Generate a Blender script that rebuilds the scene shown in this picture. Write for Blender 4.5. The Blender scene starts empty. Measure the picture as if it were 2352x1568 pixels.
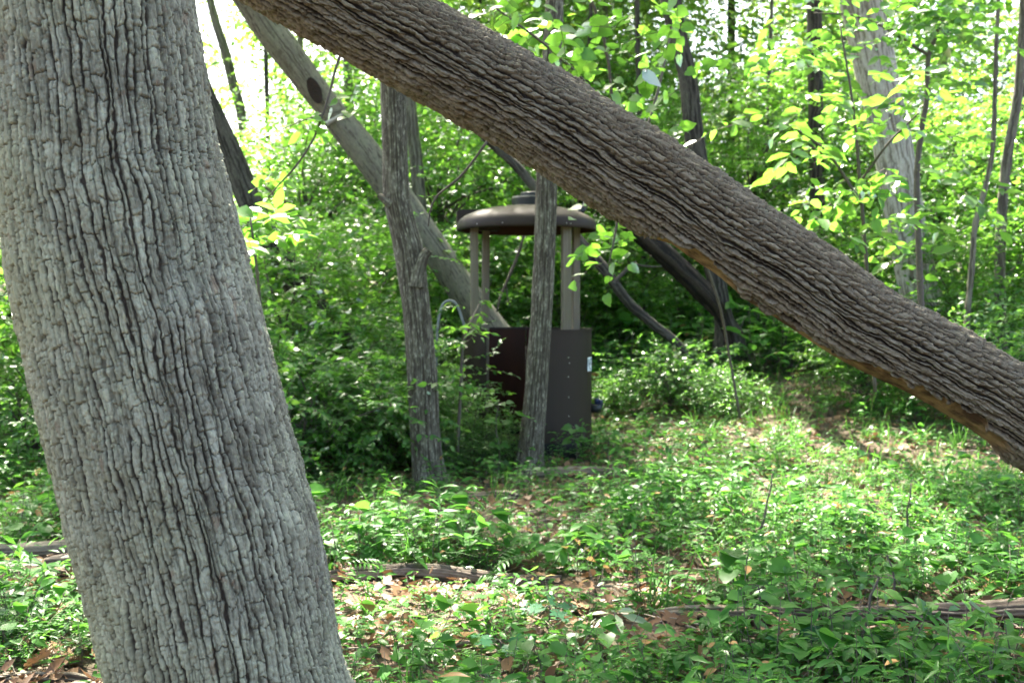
import bpy, math, random
import numpy as np
from mathutils import Vector, Matrix

# ------------------------------------------------------------------ camera, sky, sun, exposure
SC = bpy.context.scene
COL = SC.collection
R = math.radians
CAMZ, PITCH, FPX = 1.51, R(2.0), 2412.0          # FPX: focal length in pixels of a 2352 px wide frame
cam = bpy.data.objects.new('camera', bpy.data.cameras.new('camera'))
COL.objects.link(cam)
cam.location = (0, 0, CAMZ)
cam.rotation_euler = (R(90) - PITCH, 0, 0)
cam.data.sensor_width = 36.0
cam.data.lens = 36.0 * FPX / 2352.0
cam.data.clip_start = 0.05
cam.data.clip_end = 500
cam.data.dof.use_dof = True
cam.data.dof.focus_distance = 3.3
cam.data.dof.aperture_fstop = 4.5
SC.camera = cam

SUN_EL, SUN_AZ = R(56), R(-20)                   # azimuth from +Y, negative = left of the view
to_sun = Vector((math.sin(SUN_AZ) * math.cos(SUN_EL), math.cos(SUN_AZ) * math.cos(SUN_EL), math.sin(SUN_EL)))
world = bpy.data.worlds.new('World')
SC.world = world
world.use_nodes = True
wn = world.node_tree
sky = wn.nodes.new('ShaderNodeTexSky')
sky.sky_type = 'NISHITA'
sky.sun_disc = False
sky.sun_elevation = SUN_EL
sky.sun_rotation = SUN_AZ
sky.dust_density = 5.0
sky.air_density = 0.8
sky.ozone_density = 0.3
bg = wn.nodes['Background']
bg.inputs[1].default_value = 0.10
wn.links.new(sky.outputs[0], bg.inputs[0])
sun = bpy.data.objects.new('sun', bpy.data.lights.new('sun', 'SUN'))
COL.objects.link(sun)
sun.data.energy = 5.0
sun.data.angle = R(0.53)
sun.data.color = (1.0, 0.93, 0.80)
sun.rotation_euler = to_sun.to_track_quat('Z', 'Y').to_euler()
SC.view_settings.view_transform = 'Standard'
SC.view_settings.look = 'None'
SC.view_settings.exposure = 3.25
SC.view_settings.gamma = 1.0
SC.render.engine = 'CYCLES'
SC.cycles.max_bounces = 7
SC.cycles.diffuse_bounces = 4
SC.cycles.glossy_bounces = 1
SC.cycles.transmission_bounces = 5
SC.cycles.sample_clamp_indirect = 6.0
SC.cycles.use_denoising = True
SC.cycles.use_adaptive_sampling = True
SC.cycles.adaptive_threshold = 0.015

# ------------------------------------------------------------------ helpers
def P(xd, yd, D):
    """the point at depth D (metres along Y) that a 2352 px wide frame shows at (xd, yd)"""
    a, b = (xd - 1176) / FPX, (784 - yd) / FPX
    v = np.array([a, math.cos(PITCH) + b * math.sin(PITCH), -math.sin(PITCH) + b * math.cos(PITCH)])
    return np.array([0, 0, CAMZ]) + v * (D / v[1])

def pxr(px, D):
    return px / FPX * D

def smooth(a, b, x):
    t = np.clip((x - a) / (b - a), 0, 1)
    return t * t * (3 - 2 * t)

def hsh(i, j=0, k=0):
    x = np.sin(np.asarray(i, float) * 127.1 + np.asarray(j, float) * 311.7 + k * 74.7) * 43758.5453
    return x - np.floor(x)

def noise(x, y, k=0):
    x = np.asarray(x, float); y = np.asarray(y, float)
    i, j = np.floor(x), np.floor(y)
    f, g = x - i, y - j
    f, g = f * f * (3 - 2 * f), g * g * (3 - 2 * g)
    a, b, c, d = hsh(i, j, k), hsh(i + 1, j, k), hsh(i, j + 1, k), hsh(i + 1, j + 1, k)
    return (a * (1 - f) + b * f) * (1 - g) + (c * (1 - f) + d * f) * g

def fbm(x, y, o=3, k=0):
    s, a, t = 0, 0.5, 0
    for n in range(o):
        s = s + a * noise(x * 2 ** n + 13.7 * n, y * 2 ** n + 5.1 * n, k + n); t += a; a *= 0.5
    return s / t

def ground_z(x, y):
    x = np.asarray(x, float); y = np.asarray(y, float)
    right = smooth(-1.0, 4.0, x)
    z = right * (0.16 * np.clip(y - 9.0, 0, 5.5) + 0.05 * np.clip(y - 14.5, 0, 30))
    z = z + (1 - right) * 0.035 * np.clip(y - 13.0, 0, 40)
    z = z + 0.07 * (fbm(x * 0.5, y * 0.5, 3, 5) - 0.5) + 0.035 * (noise(x * 2.1, y * 2.1, 9) - 0.5)
    return z

def mesh_tris(name, V, F, mats, attrs=None, smoothf=True, matidx=None, quads=False):
    """fast mesh from numpy arrays; F is (n,3) or (n,4)"""
    V = np.asarray(V, np.float32); F = np.asarray(F, np.int32)
    k = F.shape[1]
    me = bpy.data.meshes.new(name)
    me.vertices.add(len(V)); me.vertices.foreach_set('co', V.ravel())
    me.loops.add(F.size); me.loops.foreach_set('vertex_index', F.ravel())
    me.polygons.add(len(F))
    me.polygons.foreach_set('loop_start', np.arange(0, F.size, k, dtype=np.int32))
    me.polygons.foreach_set('loop_total', np.full(len(F), k, np.int32))
    if matidx is not None:
        me.polygons.foreach_set('material_index', np.asarray(matidx, np.int32))
    me.polygons.foreach_set('use_smooth', np.full(len(F), smoothf))
    for m in mats:
        me.materials.append(m)
    for nm, arr in (attrs or {}).items():
        arr = np.asarray(arr, np.float32)
        if arr.ndim == 1:
            a = me.attributes.new(nm, 'FLOAT', 'POINT'); a.data.foreach_set('value', arr)
        else:
            a = me.attributes.new(nm, 'FLOAT_VECTOR', 'POINT'); a.data.foreach_set('vector', arr.ravel())
    me.update()
    return me

def add(name, me, parent=None, loc=None, label=None, cat=None, group=None, kind=None, link=True):
    o = bpy.data.objects.new(name, me)
    if link:
        COL.objects.link(o)
    if parent is not None:
        o.parent = parent
    if loc is not None:
        o.location = loc
    for k, v in (('label', label), ('category', cat), ('group', group), ('kind', kind)):
        if v:
            o[k] = v
    return o

def thing(name, label, cat, loc=(0, 0, 0), group=None):
    return add(name, None, None, loc, label, cat, group)

# ------------------------------------------------------------------ materials
def new_mat(name):
    m = bpy.data.materials.new(name); m.use_nodes = True
    nt = m.node_tree; nt.nodes.clear()
    out = nt.nodes.new('ShaderNodeOutputMaterial')
    return m, nt, out

def N(nt, t, **kw):
    n = nt.nodes.new(t)
    for k, v in kw.items():
        setattr(n, k, v)
    return n

def attr(nt, name):
    n = nt.nodes.new('ShaderNodeAttribute'); n.attribute_name = name
    return n

def mixc(nt, fac, a, b, mode='MIX'):
    n = nt.nodes.new('ShaderNodeMix'); n.data_type = 'RGBA'; n.blend_type = mode
    for sock, val in ((n.inputs[0], fac), (n.inputs[6], a), (n.inputs[7], b)):
        if hasattr(val, 'is_output'):
            nt.links.new(val, sock)
        elif isinstance(val, (int, float)):
            sock.default_value = val
        else:
            sock.default_value = (*val, 1)
    return n.outputs[2]

def mathn(nt, op, a, b=0.0, clamp=False):
    n = nt.nodes.new('ShaderNodeMath'); n.operation = op; n.use_clamp = clamp
    for sock, val in ((n.inputs[0], a), (n.inputs[1], b)):
        if hasattr(val, 'is_output'):
            nt.links.new(val, sock)
        else:
            sock.default_value = val
    return n.outputs[0]

def maprange(nt, v, a, b, c=0.0, d=1.0):
    n = nt.nodes.new('ShaderNodeMapRange')
    nt.links.new(v, n.inputs[0])
    for i, x in enumerate((a, b, c, d)):
        n.inputs[i + 1].default_value = x
    return n.outputs[0]

def noisetex(nt, vec, scale, detail=4, rough=0.6):
    n = nt.nodes.new('ShaderNodeTexNoise')
    n.inputs['Scale'].default_value = scale
    n.inputs['Detail'].default_value = detail
    n.inputs['Roughness'].default_value = rough
    if vec is not None:
        nt.links.new(vec, n.inputs['Vector'])
    return n.outputs[0]

def scalevec(nt, vec, s):
    n = nt.nodes.new('ShaderNodeVectorMath'); n.operation = 'MULTIPLY'
    nt.links.new(vec, n.inputs[0]); n.inputs[1].default_value = s
    return n.outputs[0]

def bark_mat(name, plate_a, plate_b, crack, lichen, lich=0.5, fine=90, bump=0.5, wood=None, streak=(1, 0.25, 1), speck=0.45, specs=(1, .45, 1), side=None, flake=None, sth=(.54, .66)):
    m, nt, out = new_mat(name)
    uv = attr(nt, 'uvm').outputs['Vector']
    suv = scalevec(nt, uv, streak)
    ck = attr(nt, 'crack').outputs['Fac']
    ce = attr(nt, 'cell').outputs['Fac']
    n1 = noisetex(nt, suv, fine * 0.35, 5, 0.7)
    n2 = noisetex(nt, uv, 2.6, 4, 0.6)
    n3 = noisetex(nt, scalevec(nt, uv, specs), fine * 1.1, 4, 0.75)
    n4 = noisetex(nt, scalevec(nt, uv, (1, .6, 1)), 14, 4, 0.6)
    base = mixc(nt, maprange(nt, n1, 0.36, 0.64), plate_a, plate_b)
    base = mixc(nt, maprange(nt, n4, 0.56, 0.72, 0, .55), base, tuple(c * f for c, f in zip(plate_a, (.80, .68, .58))))
    base = mixc(nt, maprange(nt, ce, 0, 1, -.1, 0.5), base, plate_b if not flake else plate_a)
    lm = mathn(nt, 'MULTIPLY', maprange(nt, n2, 0.42, 0.66, 0, 1), maprange(nt, n1, 0.35, 0.6, 0.2, 1))
    base = mixc(nt, mathn(nt, 'MULTIPLY', lm, lich), base, lichen)
    base = mixc(nt, mathn(nt, 'MULTIPLY', maprange(nt, n3, *sth), speck), base, tuple(min(1, c * 1.5) for c in lichen))
    base = mixc(nt, mathn(nt, 'MULTIPLY', maprange(nt, n3, 0.45, 0.33), 0.45), base, crack)
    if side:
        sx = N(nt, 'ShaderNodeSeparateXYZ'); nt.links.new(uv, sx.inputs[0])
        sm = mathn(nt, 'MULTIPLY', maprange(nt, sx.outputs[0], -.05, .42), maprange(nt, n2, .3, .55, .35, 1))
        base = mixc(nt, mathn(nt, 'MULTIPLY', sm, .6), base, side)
    if flake:
        n5 = noisetex(nt, scalevec(nt, uv, (1, .5, 1)), 24, 3, .6)
        base = mixc(nt, maprange(nt, n5, .64, .69, 0, .5), base, flake)
    col = mixc(nt, maprange(nt, ck, 0.25, 0.95), base, crack)
    if wood:
        wd = attr(nt, 'wound').outputs['Fac']
        wn1 = noisetex(nt, scalevec(nt, uv, (1, 0.12, 1)), 60, 5, 0.7)
        wn2 = noisetex(nt, uv, 9, 4, 0.6)
        wc = mixc(nt, maprange(nt, wn1, 0.35, 0.65), wood[0], wood[1])
        wc = mixc(nt, maprange(nt, wn2, 0.44, 0.60), wc, wood[2])
        col = mixc(nt, wd, col, wc)
    b = nt.nodes.new('ShaderNodeBsdfPrincipled')
    nt.links.new(col, b.inputs['Base Color'])
    b.inputs['Roughness'].default_value = 0.85
    b.inputs['Specular IOR Level'].default_value = 0.25
    bm = nt.nodes.new('ShaderNodeBump')
    bm.inputs['Strength'].default_value = bump
    bm.inputs['Distance'].default_value = 0.006
    hgt = mathn(nt, 'ADD', n1, mathn(nt, 'MULTIPLY', n3, 0.5))
    nt.links.new(hgt, bm.inputs['Height'])
    nt.links.new(bm.outputs[0], b.inputs['Normal'])
    nt.links.new(b.outputs[0], out.inputs[0])
    return m

def leaf_mat(name, dark, light, trans, tfac=0.5, gloss=0.10, rough=0.32, dead=None):
    """two-sided leaf: diffuse + light passing through + a waxy sheen"""
    m, nt, out = new_mat(name)
    v = attr(nt, 'var').outputs['Fac']
    oi = nt.nodes.new('ShaderNodeObjectInfo')
    rnd = mathn(nt, 'FRACT', mathn(nt, 'ADD', v, oi.outputs['Random']))
    col = mixc(nt, rnd, dark, light)
    tcol = mixc(nt, rnd, tuple(c * 0.75 for c in trans), trans)
    tcol = mixc(nt, maprange(nt, rnd, 0.88, 0.97), tcol, (trans[0] * 1.3, trans[1] * 1.05, trans[2]))
    if dead:
        dm = maprange(nt, rnd, 0.98, 0.983)
        col = mixc(nt, dm, col, dead); tcol = mixc(nt, dm, tcol, dead)
    d = N(nt, 'ShaderNodeBsdfDiffuse'); nt.links.new(col, d.inputs[0])
    t = N(nt, 'ShaderNodeBsdfTranslucent'); nt.links.new(tcol, t.inputs[0])
    mx = N(nt, 'ShaderNodeMixShader'); mx.inputs[0].default_value = tfac
    nt.links.new(d.outputs[0], mx.inputs[1]); nt.links.new(t.outputs[0], mx.inputs[2])
    g = N(nt, 'ShaderNodeBsdfGlossy'); g.inputs['Roughness'].default_value = rough
    g.inputs[0].default_value = (1, 1, 1, 1)
    fr = N(nt, 'ShaderNodeFresnel'); fr.inputs[0].default_value = 1.42
    fm = mathn(nt, 'MINIMUM', mathn(nt, 'MULTIPLY', fr.outputs[0], gloss * 10), 0.22)
    mg = N(nt, 'ShaderNodeMixShader')
    nt.links.new(fm, mg.inputs[0]); nt.links.new(mx.outputs[0], mg.inputs[1]); nt.links.new(g.outputs[0], mg.inputs[2])
    nt.links.new(mg.outputs[0], out.inputs[0])
    return m

def plain_mat(name, ca, cb, scale=8, rough=0.6, stretch=(1, 1, 1), bump=0.15, spec=0.4, dirt=None, bdist=0.004):
    m, nt, out = new_mat(name)
    tc = nt.nodes.new('ShaderNodeTexCoord')
    vec = scalevec(nt, tc.outputs['Object'], stretch)
    n1 = noisetex(nt, vec, scale, 5, 0.65)
    col = mixc(nt, maprange(nt, n1, 0.3, 0.7), ca, cb)
    if dirt:
        n2 = noisetex(nt, vec, scale * 0.3, 4, 0.6)
        col = mixc(nt, maprange(nt, n2, 0.5, 0.7, 0, 0.8), col, dirt)
    b = nt.nodes.new('ShaderNodeBsdfPrincipled')
    nt.links.new(col, b.inputs['Base Color'])
    nt.links.new(maprange(nt, n1, 0.2, 0.8, max(0, rough - 0.12), min(1, rough + 0.12)), b.inputs['Roughness'])
    b.inputs['Specular IOR Level'].default_value = spec
    if bump:
        bm = nt.nodes.new('ShaderNodeBump'); bm.inputs['Strength'].default_value = bump
        bm.inputs['Distance'].default_value = bdist
        nt.links.new(n1, bm.inputs['Height']); nt.links.new(bm.outputs[0], b.inputs['Normal'])
    nt.links.new(b.outputs[0], out.inputs[0])
    return m

M = {}
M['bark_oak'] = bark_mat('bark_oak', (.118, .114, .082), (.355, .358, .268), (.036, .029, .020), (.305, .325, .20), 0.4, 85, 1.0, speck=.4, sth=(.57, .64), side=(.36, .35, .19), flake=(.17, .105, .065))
M['bark_lean'] = bark_mat('bark_lean', (.124, .099, .061), (.202, .167, .112), (.020, .0145, .010), (.21, .195, .148), 0.4, 90, 1.0,
                          wood=((.20, .115, .045), (.33, .215, .10), (.075, .04, .02)))
M['bark_slim'] = bark_mat('bark_slim', (.072, .062, .048), (.12, .106, .082), (.040, .031, .022), (.215, .205, .16), 0.35, 46, 0.6, streak=(1, 0.3, 1), speck=.85, specs=(1, .30, 1), sth=(.53, .61))
M['bark_grey'] = bark_mat('bark_grey', (.12, .105, .082), (.18, .16, .125), (.06, .05, .038), (.17, .18, .115), 0.5, 50, 0.5)
M['bark_dark'] = bark_mat('bark_dark', (.05, .042, .034), (.085, .072, .06), (.022, .018, .014), (.10, .105, .08), 0.3, 50, 0.6)
M['bark_pale'] = bark_mat('bark_pale', (.34, .31, .26), (.46, .42, .36), (.16, .135, .105), (.44, .43, .37), 0.5, 40, 0.5)
M['dead_wood'] = bark_mat('dead_wood', (.095, .078, .055), (.20, .172, .128), (.05, .038, .027), (.19, .195, .13), 0.4, 45, 0.5, streak=(1, 0.08, 1))
M['log_wood'] = bark_mat('log_wood', (.14, .105, .075), (.215, .17, .13), (.045, .033, .024), (.20, .19, .145), 0.35, 60, 0.6, streak=(1, 0.10, 1))
M['twig'] = plain_mat('twig', (.06, .05, .038), (.12, .10, .08), 30, 0.8)
M['leaf_canopy'] = leaf_mat('leaf_canopy', (.032, .085, .013), (.066, .14, .023), (.21, .46, .045), 0.53, 0.05)
M['leaf_far'] = leaf_mat('leaf_far', (.040, .095, .016), (.080, .155, .030), (.35, .60, .068), 0.58, 0.06)
M['leaf_under'] = leaf_mat('leaf_under', (.032, .098, .017), (.068, .158, .029), (.235, .54, .052), 0.55, 0.06)
M['leaf_shrub'] = leaf_mat('leaf_shrub', (.032, .108, .022), (.066, .165, .040), (.21, .50, .055), 0.52, 0.055)
M['leaf_herb'] = leaf_mat('leaf_herb', (.025, .098, .017), (.066, .178, .034), (.155, .43, .048), 0.44, 0.024, dead=(.30, .18, .07))
M['leaf_blue'] = leaf_mat('leaf_blue', (.025, .10, .045), (.045, .15, .07), (.10, .30, .06), 0.35, 0.03)
M['leaf_pale'] = leaf_mat('leaf_pale', (.16, .24, .13), (.27, .34, .20), (.25, .38, .14), 0.35, 0.08)
M['grass'] = leaf_mat('grass', (.03, .10, .02), (.075, .16, .04), (.14, .36, .05), 0.42, 0.004, dead=(.36, .29, .14))
M['litter'] = leaf_mat('litter', (.10, .055, .027), (.25, .145, .075), (.20, .10, .04), 0.2, 0.04, 0.5)

# ------------------------------------------------------------------ leaf templates (length 1 along +Y, normal +Z)
def tpl(kind):
    if kind == 'far':
        V = [(0, 0, 0), (-.29, .45, .07), (.29, .45, .07), (0, 1, -.05)]
        T = [(0, 3, 1), (0, 2, 3)]
    elif kind == 'ovate':
        V = [(0, 0, 0), (-.24, .28, .05), (.24, .28, .05), (0, .5, 0), (-.21, .66, .03), (.21, .66, .03), (0, 1, -.10)]
        T = [(0, 3, 1), (0, 2, 3), (1, 3, 4), (3, 2, 5), (4, 3, 6), (3, 5, 6)]
    elif kind == 'heart':
        V = [(0, 0, 0), (-.22, -.10, .03), (.22, -.10, .03), (-.47, .18, .06), (.47, .18, .06), (0, .42, 0), (-.36, .56, .03), (.36, .56, .03), (0, 1, -.12)]
        T = [(0, 5, 1), (0, 2, 5), (1, 5, 3), (2, 4, 5), (3, 5, 6), (4, 7, 5), (6, 5, 8), (7, 8, 5)]
    elif kind == 'lance':
        V = [(0, 0, 0), (-.13, .35, .03), (.13, .35, .03), (0, .45, 0), (-.11, .65, .01), (.11, .65, .01), (0, 1, -.14)]
        T = [(0, 3, 1), (0, 2, 3), (1, 3, 4), (3, 2, 5), (4, 3, 6), (3, 5, 6)]
    elif kind == 'oak':
        out = [(0, 0), (.08, .10), (.20, .16), (.13, .26), (.30, .36), (.34, .48), (.17, .52), (.33, .70), (.30, .82), (.14, .76), (.10, .94), (0, 1)]
        V = [(x, y, .05 * abs(x)) for x, y in out] + [(-x, y, .05 * abs(x)) for x, y in out[1:-1]] + [(0, .25, -.01), (0, .5, -.02), (0, .75, -.03)]
        n = len(out); c = [2 * n - 2, 2 * n - 1, 2 * n]
        T = []
        mid = lambda y: c[0] if y < .36 else (c[1] if y < .62 else c[2])
        for s in (0, 1):
            idx = list(range(n)) if s == 0 else [0] + list(range(n, 2 * n - 2)) + [n - 1]
            for a, b in zip(idx[:-1], idx[1:]):
                m = mid((V[a][1] + V[b][1]) / 2)
                T.append((a, b, m) if s == 0 else (b, a, m))
            for ca, cb, nb in ((c[0], c[1], idx[4]), (c[1], c[2], idx[6])):
                T.append((ca, nb, cb) if s == 0 else (nb, ca, cb))
    elif kind == 'litter':
        V = [(0, 0, .10), (-.24, .28, .16), (.24, .28, .02), (0, .5, .03), (-.21, .66, .14), (.21, .66, .06), (0, 1, .15)]
        T = [(0, 3, 1), (0, 2, 3), (1, 3, 4), (3, 2, 5), (4, 3, 6), (3, 5, 6)]
    return np.array(V, float), np.array(T, int)

def unit(v):
    return v / np.maximum(np.linalg.norm(v, axis=-1, keepdims=True), 1e-9)

def leaf_geo(kind, pos, yd, nd, size):
    """n leaves placed at pos, pointing along yd, facing nd"""
    V0, T0 = tpl(kind)
    pos = np.asarray(pos, float)
    yd = unit(np.broadcast_to(np.asarray(yd, float), pos.shape)); nd = np.broadcast_to(np.asarray(nd, float), pos.shape)
    xd = unit(np.cross(yd, nd)); zd = np.cross(xd, yd)
    size = np.asarray(size, float)[:, None, None]
    V = pos[:, None, :] + size * (V0[None, :, 0:1] * xd[:, None, :] + V0[None, :, 1:2] * yd[:, None, :] + V0[None, :, 2:3] * zd[:, None, :])
    n, k = len(pos), len(V0)
    T = T0[None] + (np.arange(n) * k)[:, None, None]
    return V.reshape(-1, 3), T.reshape(-1, 3), k

def simple_tube(pts, rad, n=5):
    pts = np.asarray(pts, float); rad = np.broadcast_to(np.asarray(rad, float), (len(pts),))
    t = unit(np.gradient(pts, axis=0))
    ref = np.array([0.31, 0.2, 1.0]) if abs(t[0][2]) < .8 else np.array([1.0, .3, 0.1])
    e1 = unit(np.cross(t, ref)); e2 = np.cross(t, e1)
    a = np.arange(n) / n * 2 * np.pi
    V = pts[:, None] + rad[:, None, None] * (np.cos(a)[None, :, None] * e1[:, None] + np.sin(a)[None, :, None] * e2[:, None])
    T = []
    for i in range(len(pts) - 1):
        for j in range(n):
            A, B, C, D = i * n + j, i * n + (j + 1) % n, (i + 1) * n + (j + 1) % n, (i + 1) * n + j
            T += [(A, B, C), (A, C, D)]
    V = V.reshape(-1, 3)
    last = (len(pts) - 1) * n
    for j in range(1, n - 1):
        T += [(0, j + 1, j), (last, last + j, last + j + 1)]
    return V, np.array(T, int)

class Geo:
    """collects leaves (material 0) and stems (material 1) of one part"""
    def __init__(s):
        s.V, s.T, s.m, s.var, s.n = [], [], [], [], 0
    def put(s, V, T, mi, var):
        s.V.append(V); s.T.append(T + s.n); s.m.append(np.full(len(T), mi)); s.var.append(var); s.n += len(V)
    def leaves(s, rng, kind, pos, yd, nd, size):
        if len(pos) == 0:
            return
        V, T, k = leaf_geo(kind, pos, yd, nd, size)
        s.put(V, T, 0, np.repeat(rng.random(len(pos)), k))
    def tube(s, pts, rad, n=4, mi=1):
        V, T = simple_tube(pts, rad, n)
        s.put(V, T, mi, np.full(len(V), 0.5))
    def mesh(s, name, mats):
        return mesh_tris(name, np.concatenate(s.V), np.concatenate(s.T), mats, {'var': np.concatenate(s.var)}, True, np.concatenate(s.m))

def sprays(g, rng, kind, org, dirs, length, n, leaf, droop=0.15, tilt=0.45, twig=0.003):
    """leafy twigs: org (S,3), dirs (S,3)"""
    S = len(org)
    dirs = unit(dirs)
    L = length * rng.uniform(.6, 1.25, S)
    t = (np.arange(n) + .6) / n
    pos = org[:, None] + dirs[:, None] * (L[:, None, None] * t[None, :, None])
    pos[:, :, 2] -= droop * (L[:, None] * t[None, :] ** 2)
    perp = unit(np.cross(dirs, np.array([0, 0, 1.0])) + 1e-6)
    side = np.where(np.arange(n) % 2 == 0, 1.0, -1.0)
    yd = dirs[:, None] * (.35 + .5 * t[None, :, None]) + perp[:, None] * (side * (1.05 - .7 * t))[None, :, None]
    yd = yd + rng.normal(0, .25, (S, n, 3)); yd[:, :, 2] -= .25
    nd = np.array([0, 0, 1.0]) + rng.normal(0, tilt, (S, n, 3)) + 0.3 * rng.normal(0, 1, (S, 1, 3))
    size = leaf * rng.uniform(.6, 1.25, (S, n)) * (1.05 - .3 * t[None])
    g.leaves(rng, kind, pos.reshape(-1, 3), yd.reshape(-1, 3), nd.reshape(-1, 3), size.ravel())
    if twig:
        for i in range(S):
            q = np.array([0, .5, 1.0])[:, None]
            p = org[i] + dirs[i] * L[i] * q
            p[:, 2] -= droop * L[i] * q[:, 0] ** 2
            g.tube(p, [twig, twig * .8, twig * .4], 3)

def rand_dirs(rng, n, zscale=0.45):
    d = rng.normal(0, 1, (n, 3)); d[:, 2] *= zscale
    return unit(d)

def crown_mesh(name, seed, K, ext, S, n, leaf, kind, mat, slen=.55, sigma=.55, low=0.0, limb=.035, twig=0.0, tilt=.45):
    """crown: K limb ends inside an uneven ellipsoid above the attach point, sprays gathered round each"""
    rng = np.random.default_rng(seed)
    c = rand_dirs(rng, K, 1.0) * rng.uniform(.35, 1.0, (K, 1)) * np.array(ext)
    c[:, 2] += ext[2] * (1 - low)
    g = Geo()
    for k in range(K):
        q = np.linspace(0, 1, 5)[:, None]
        base = np.array([0, 0, c[k, 2] * rng.uniform(.05, .45)])
        p = base + (c[k] - base) * q + np.array([0, 0, 1]) * (.25 * np.linalg.norm(c[k] - base) * (q * (1 - q)))
        p[1:4] += rng.normal(0, .06, (3, 3))
        g.tube(p, limb * np.array([1, .8, .6, .42, .2]), 5)
    pick = rng.integers(0, K, S)
    off = rng.normal(0, sigma, (S, 3)) * np.array([1, 1, .6])
    org = c[pick] + off
    d = unit(off + .35 * c[pick] / np.linalg.norm(ext)) + rng.normal(0, .45, (S, 3)); d[:, 2] *= .5
    sprays(g, rng, kind, org, d, slen, n, leaf, .2, tilt, twig)
    return g.mesh(name, [mat, M['twig']])

# ------------------------------------------------------------------ tapering, displaced trunks
def catmull(pts, s_target):
    pts = np.asarray(pts, float)
    d = np.r_[0, np.cumsum(np.linalg.norm(np.diff(pts[:, :3], axis=0), axis=1))]
    n = len(pts)
    tang = np.zeros_like(pts)
    for i in range(n):
        a, b = max(i - 1, 0), min(i + 1, n - 1)
        tang[i] = (pts[b] - pts[a]) / max(d[b] - d[a], 1e-9)
    s = np.asarray(s_target)
    i = np.clip(np.searchsorted(d, s, side='right') - 1, 0, n - 2)
    h = (d[i + 1] - d[i])[:, None]
    t = ((s - d[i]) / (d[i + 1] - d[i]))[:, None]
    h00, h10, h01, h11 = 2 * t ** 3 - 3 * t ** 2 + 1, t ** 3 - 2 * t ** 2 + t, -2 * t ** 3 + 3 * t ** 2, t ** 3 - t ** 2
    return h00 * pts[i] + h10 * h * tang[i] + h01 * pts[i + 1] + h11 * h * tang[i + 1], d[-1], d

def bark_field(u, s, colw, rowh, wv, wh, dv, dh, seed=0, warp=.5, wfreq=3.0, plate=.3, rough=.0015, hprob=.7, slant=.0, fmin=.1, shingle=.0):
    """height of the bark over (u, s) in metres: meandering furrows, cross cracks, plates of unequal height"""
    x = u / colw
    x = x + warp * 2.2 * (fbm(x * .22, s * wfreq, 3, seed) - .5) + warp * .9 * (noise(x * .8, s * wfreq * 4.5, seed + 7) - .5)
    x = x + .25 * (noise(u * 160, s * 90, seed + 8) - .5)
    B = lambda i: i + .62 * (hsh(i, 3, seed) - .5)
    i = np.floor(x)
    b0, b1 = B(i), B(i + 1)
    col = np.where(x < b0, i - 1, np.where(x >= b1, i + 1, i))
    left = np.where(x < b0, B(i - 1), np.where(x >= b1, b1, b0))
    right = np.where(x < b0, b0, np.where(x >= b1, B(i + 2), b1))
    bid = np.where(x - left < right - x, np.where(x < b0, i - 1, np.where(x >= b1, i + 1, i)), np.where(x < b0, i, np.where(x >= b1, i + 2, i + 1)))
    du = np.minimum(x - left, right - x) * colw
    fx = (x - left) / np.maximum(right - left, 1e-6)
    rh = rowh * (.6 + .9 * hsh(col, 11, seed))
    y = s / rh + 9.3 * hsh(col, 5, seed) + slant * (fx - .5) + .35 * (noise(x * 2.2, s / rowh * 1.3, seed + 3) - .5)
    j = np.floor(y)
    Bj = lambda k: k + .55 * (hsh(col, k, seed + 1) - .5)
    c0, c1 = Bj(j), Bj(j + 1)
    row = np.where(y < c0, j - 1, np.where(y >= c1, j + 1, j))
    lo = np.where(y < c0, Bj(j - 1), np.where(y >= c1, c1, c0))
    hi = np.where(y < c0, c0, np.where(y >= c1, Bj(j + 2), c1))
    dl = (y - lo) * rh
    dr = (hi - y) * rh
    ds = np.minimum(dl, dr)
    edge = np.where(dl < dr, row, row + 1)
    fade = smooth(.16, .62, noise(bid * 3.1, s / rowh * .55, seed + 12))       # furrows open and close along their length
    fade = fmin + (1 - fmin) * fade
    cv = (1 - smooth(.30, 1.0, du / (wv * (.40 + 1.1 * fade)))) * (.30 + .70 * fade)
    ch = (1 - smooth(.1, 1.0, ds / wh)) * (hsh(col, edge, seed + 2) < hprob)
    cell = hsh(col, row, seed + 4)
    h = -dv * cv - dh * ch * (1 - cv)
    h = h + shingle * dv * ((y - lo) / np.maximum(hi - lo, 1e-6) - .5) * (1 - cv)
    h = h + plate * dv * (cell - .5) * (1 - np.maximum(cv, ch))
    h = h + plate * dv * .55 * np.sin(np.pi * np.clip(fx, 0, 1)) ** .35 * (1 - ch)
    h = h + rough * (fbm(u * 150, s * 110, 2, seed + 6) - .5) * 2 + .004 * (fbm(u * 14, s * 8, 3, seed + 5) - .5) * (dv / .006)
    return h, np.maximum(cv, ch * .85), cell

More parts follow.
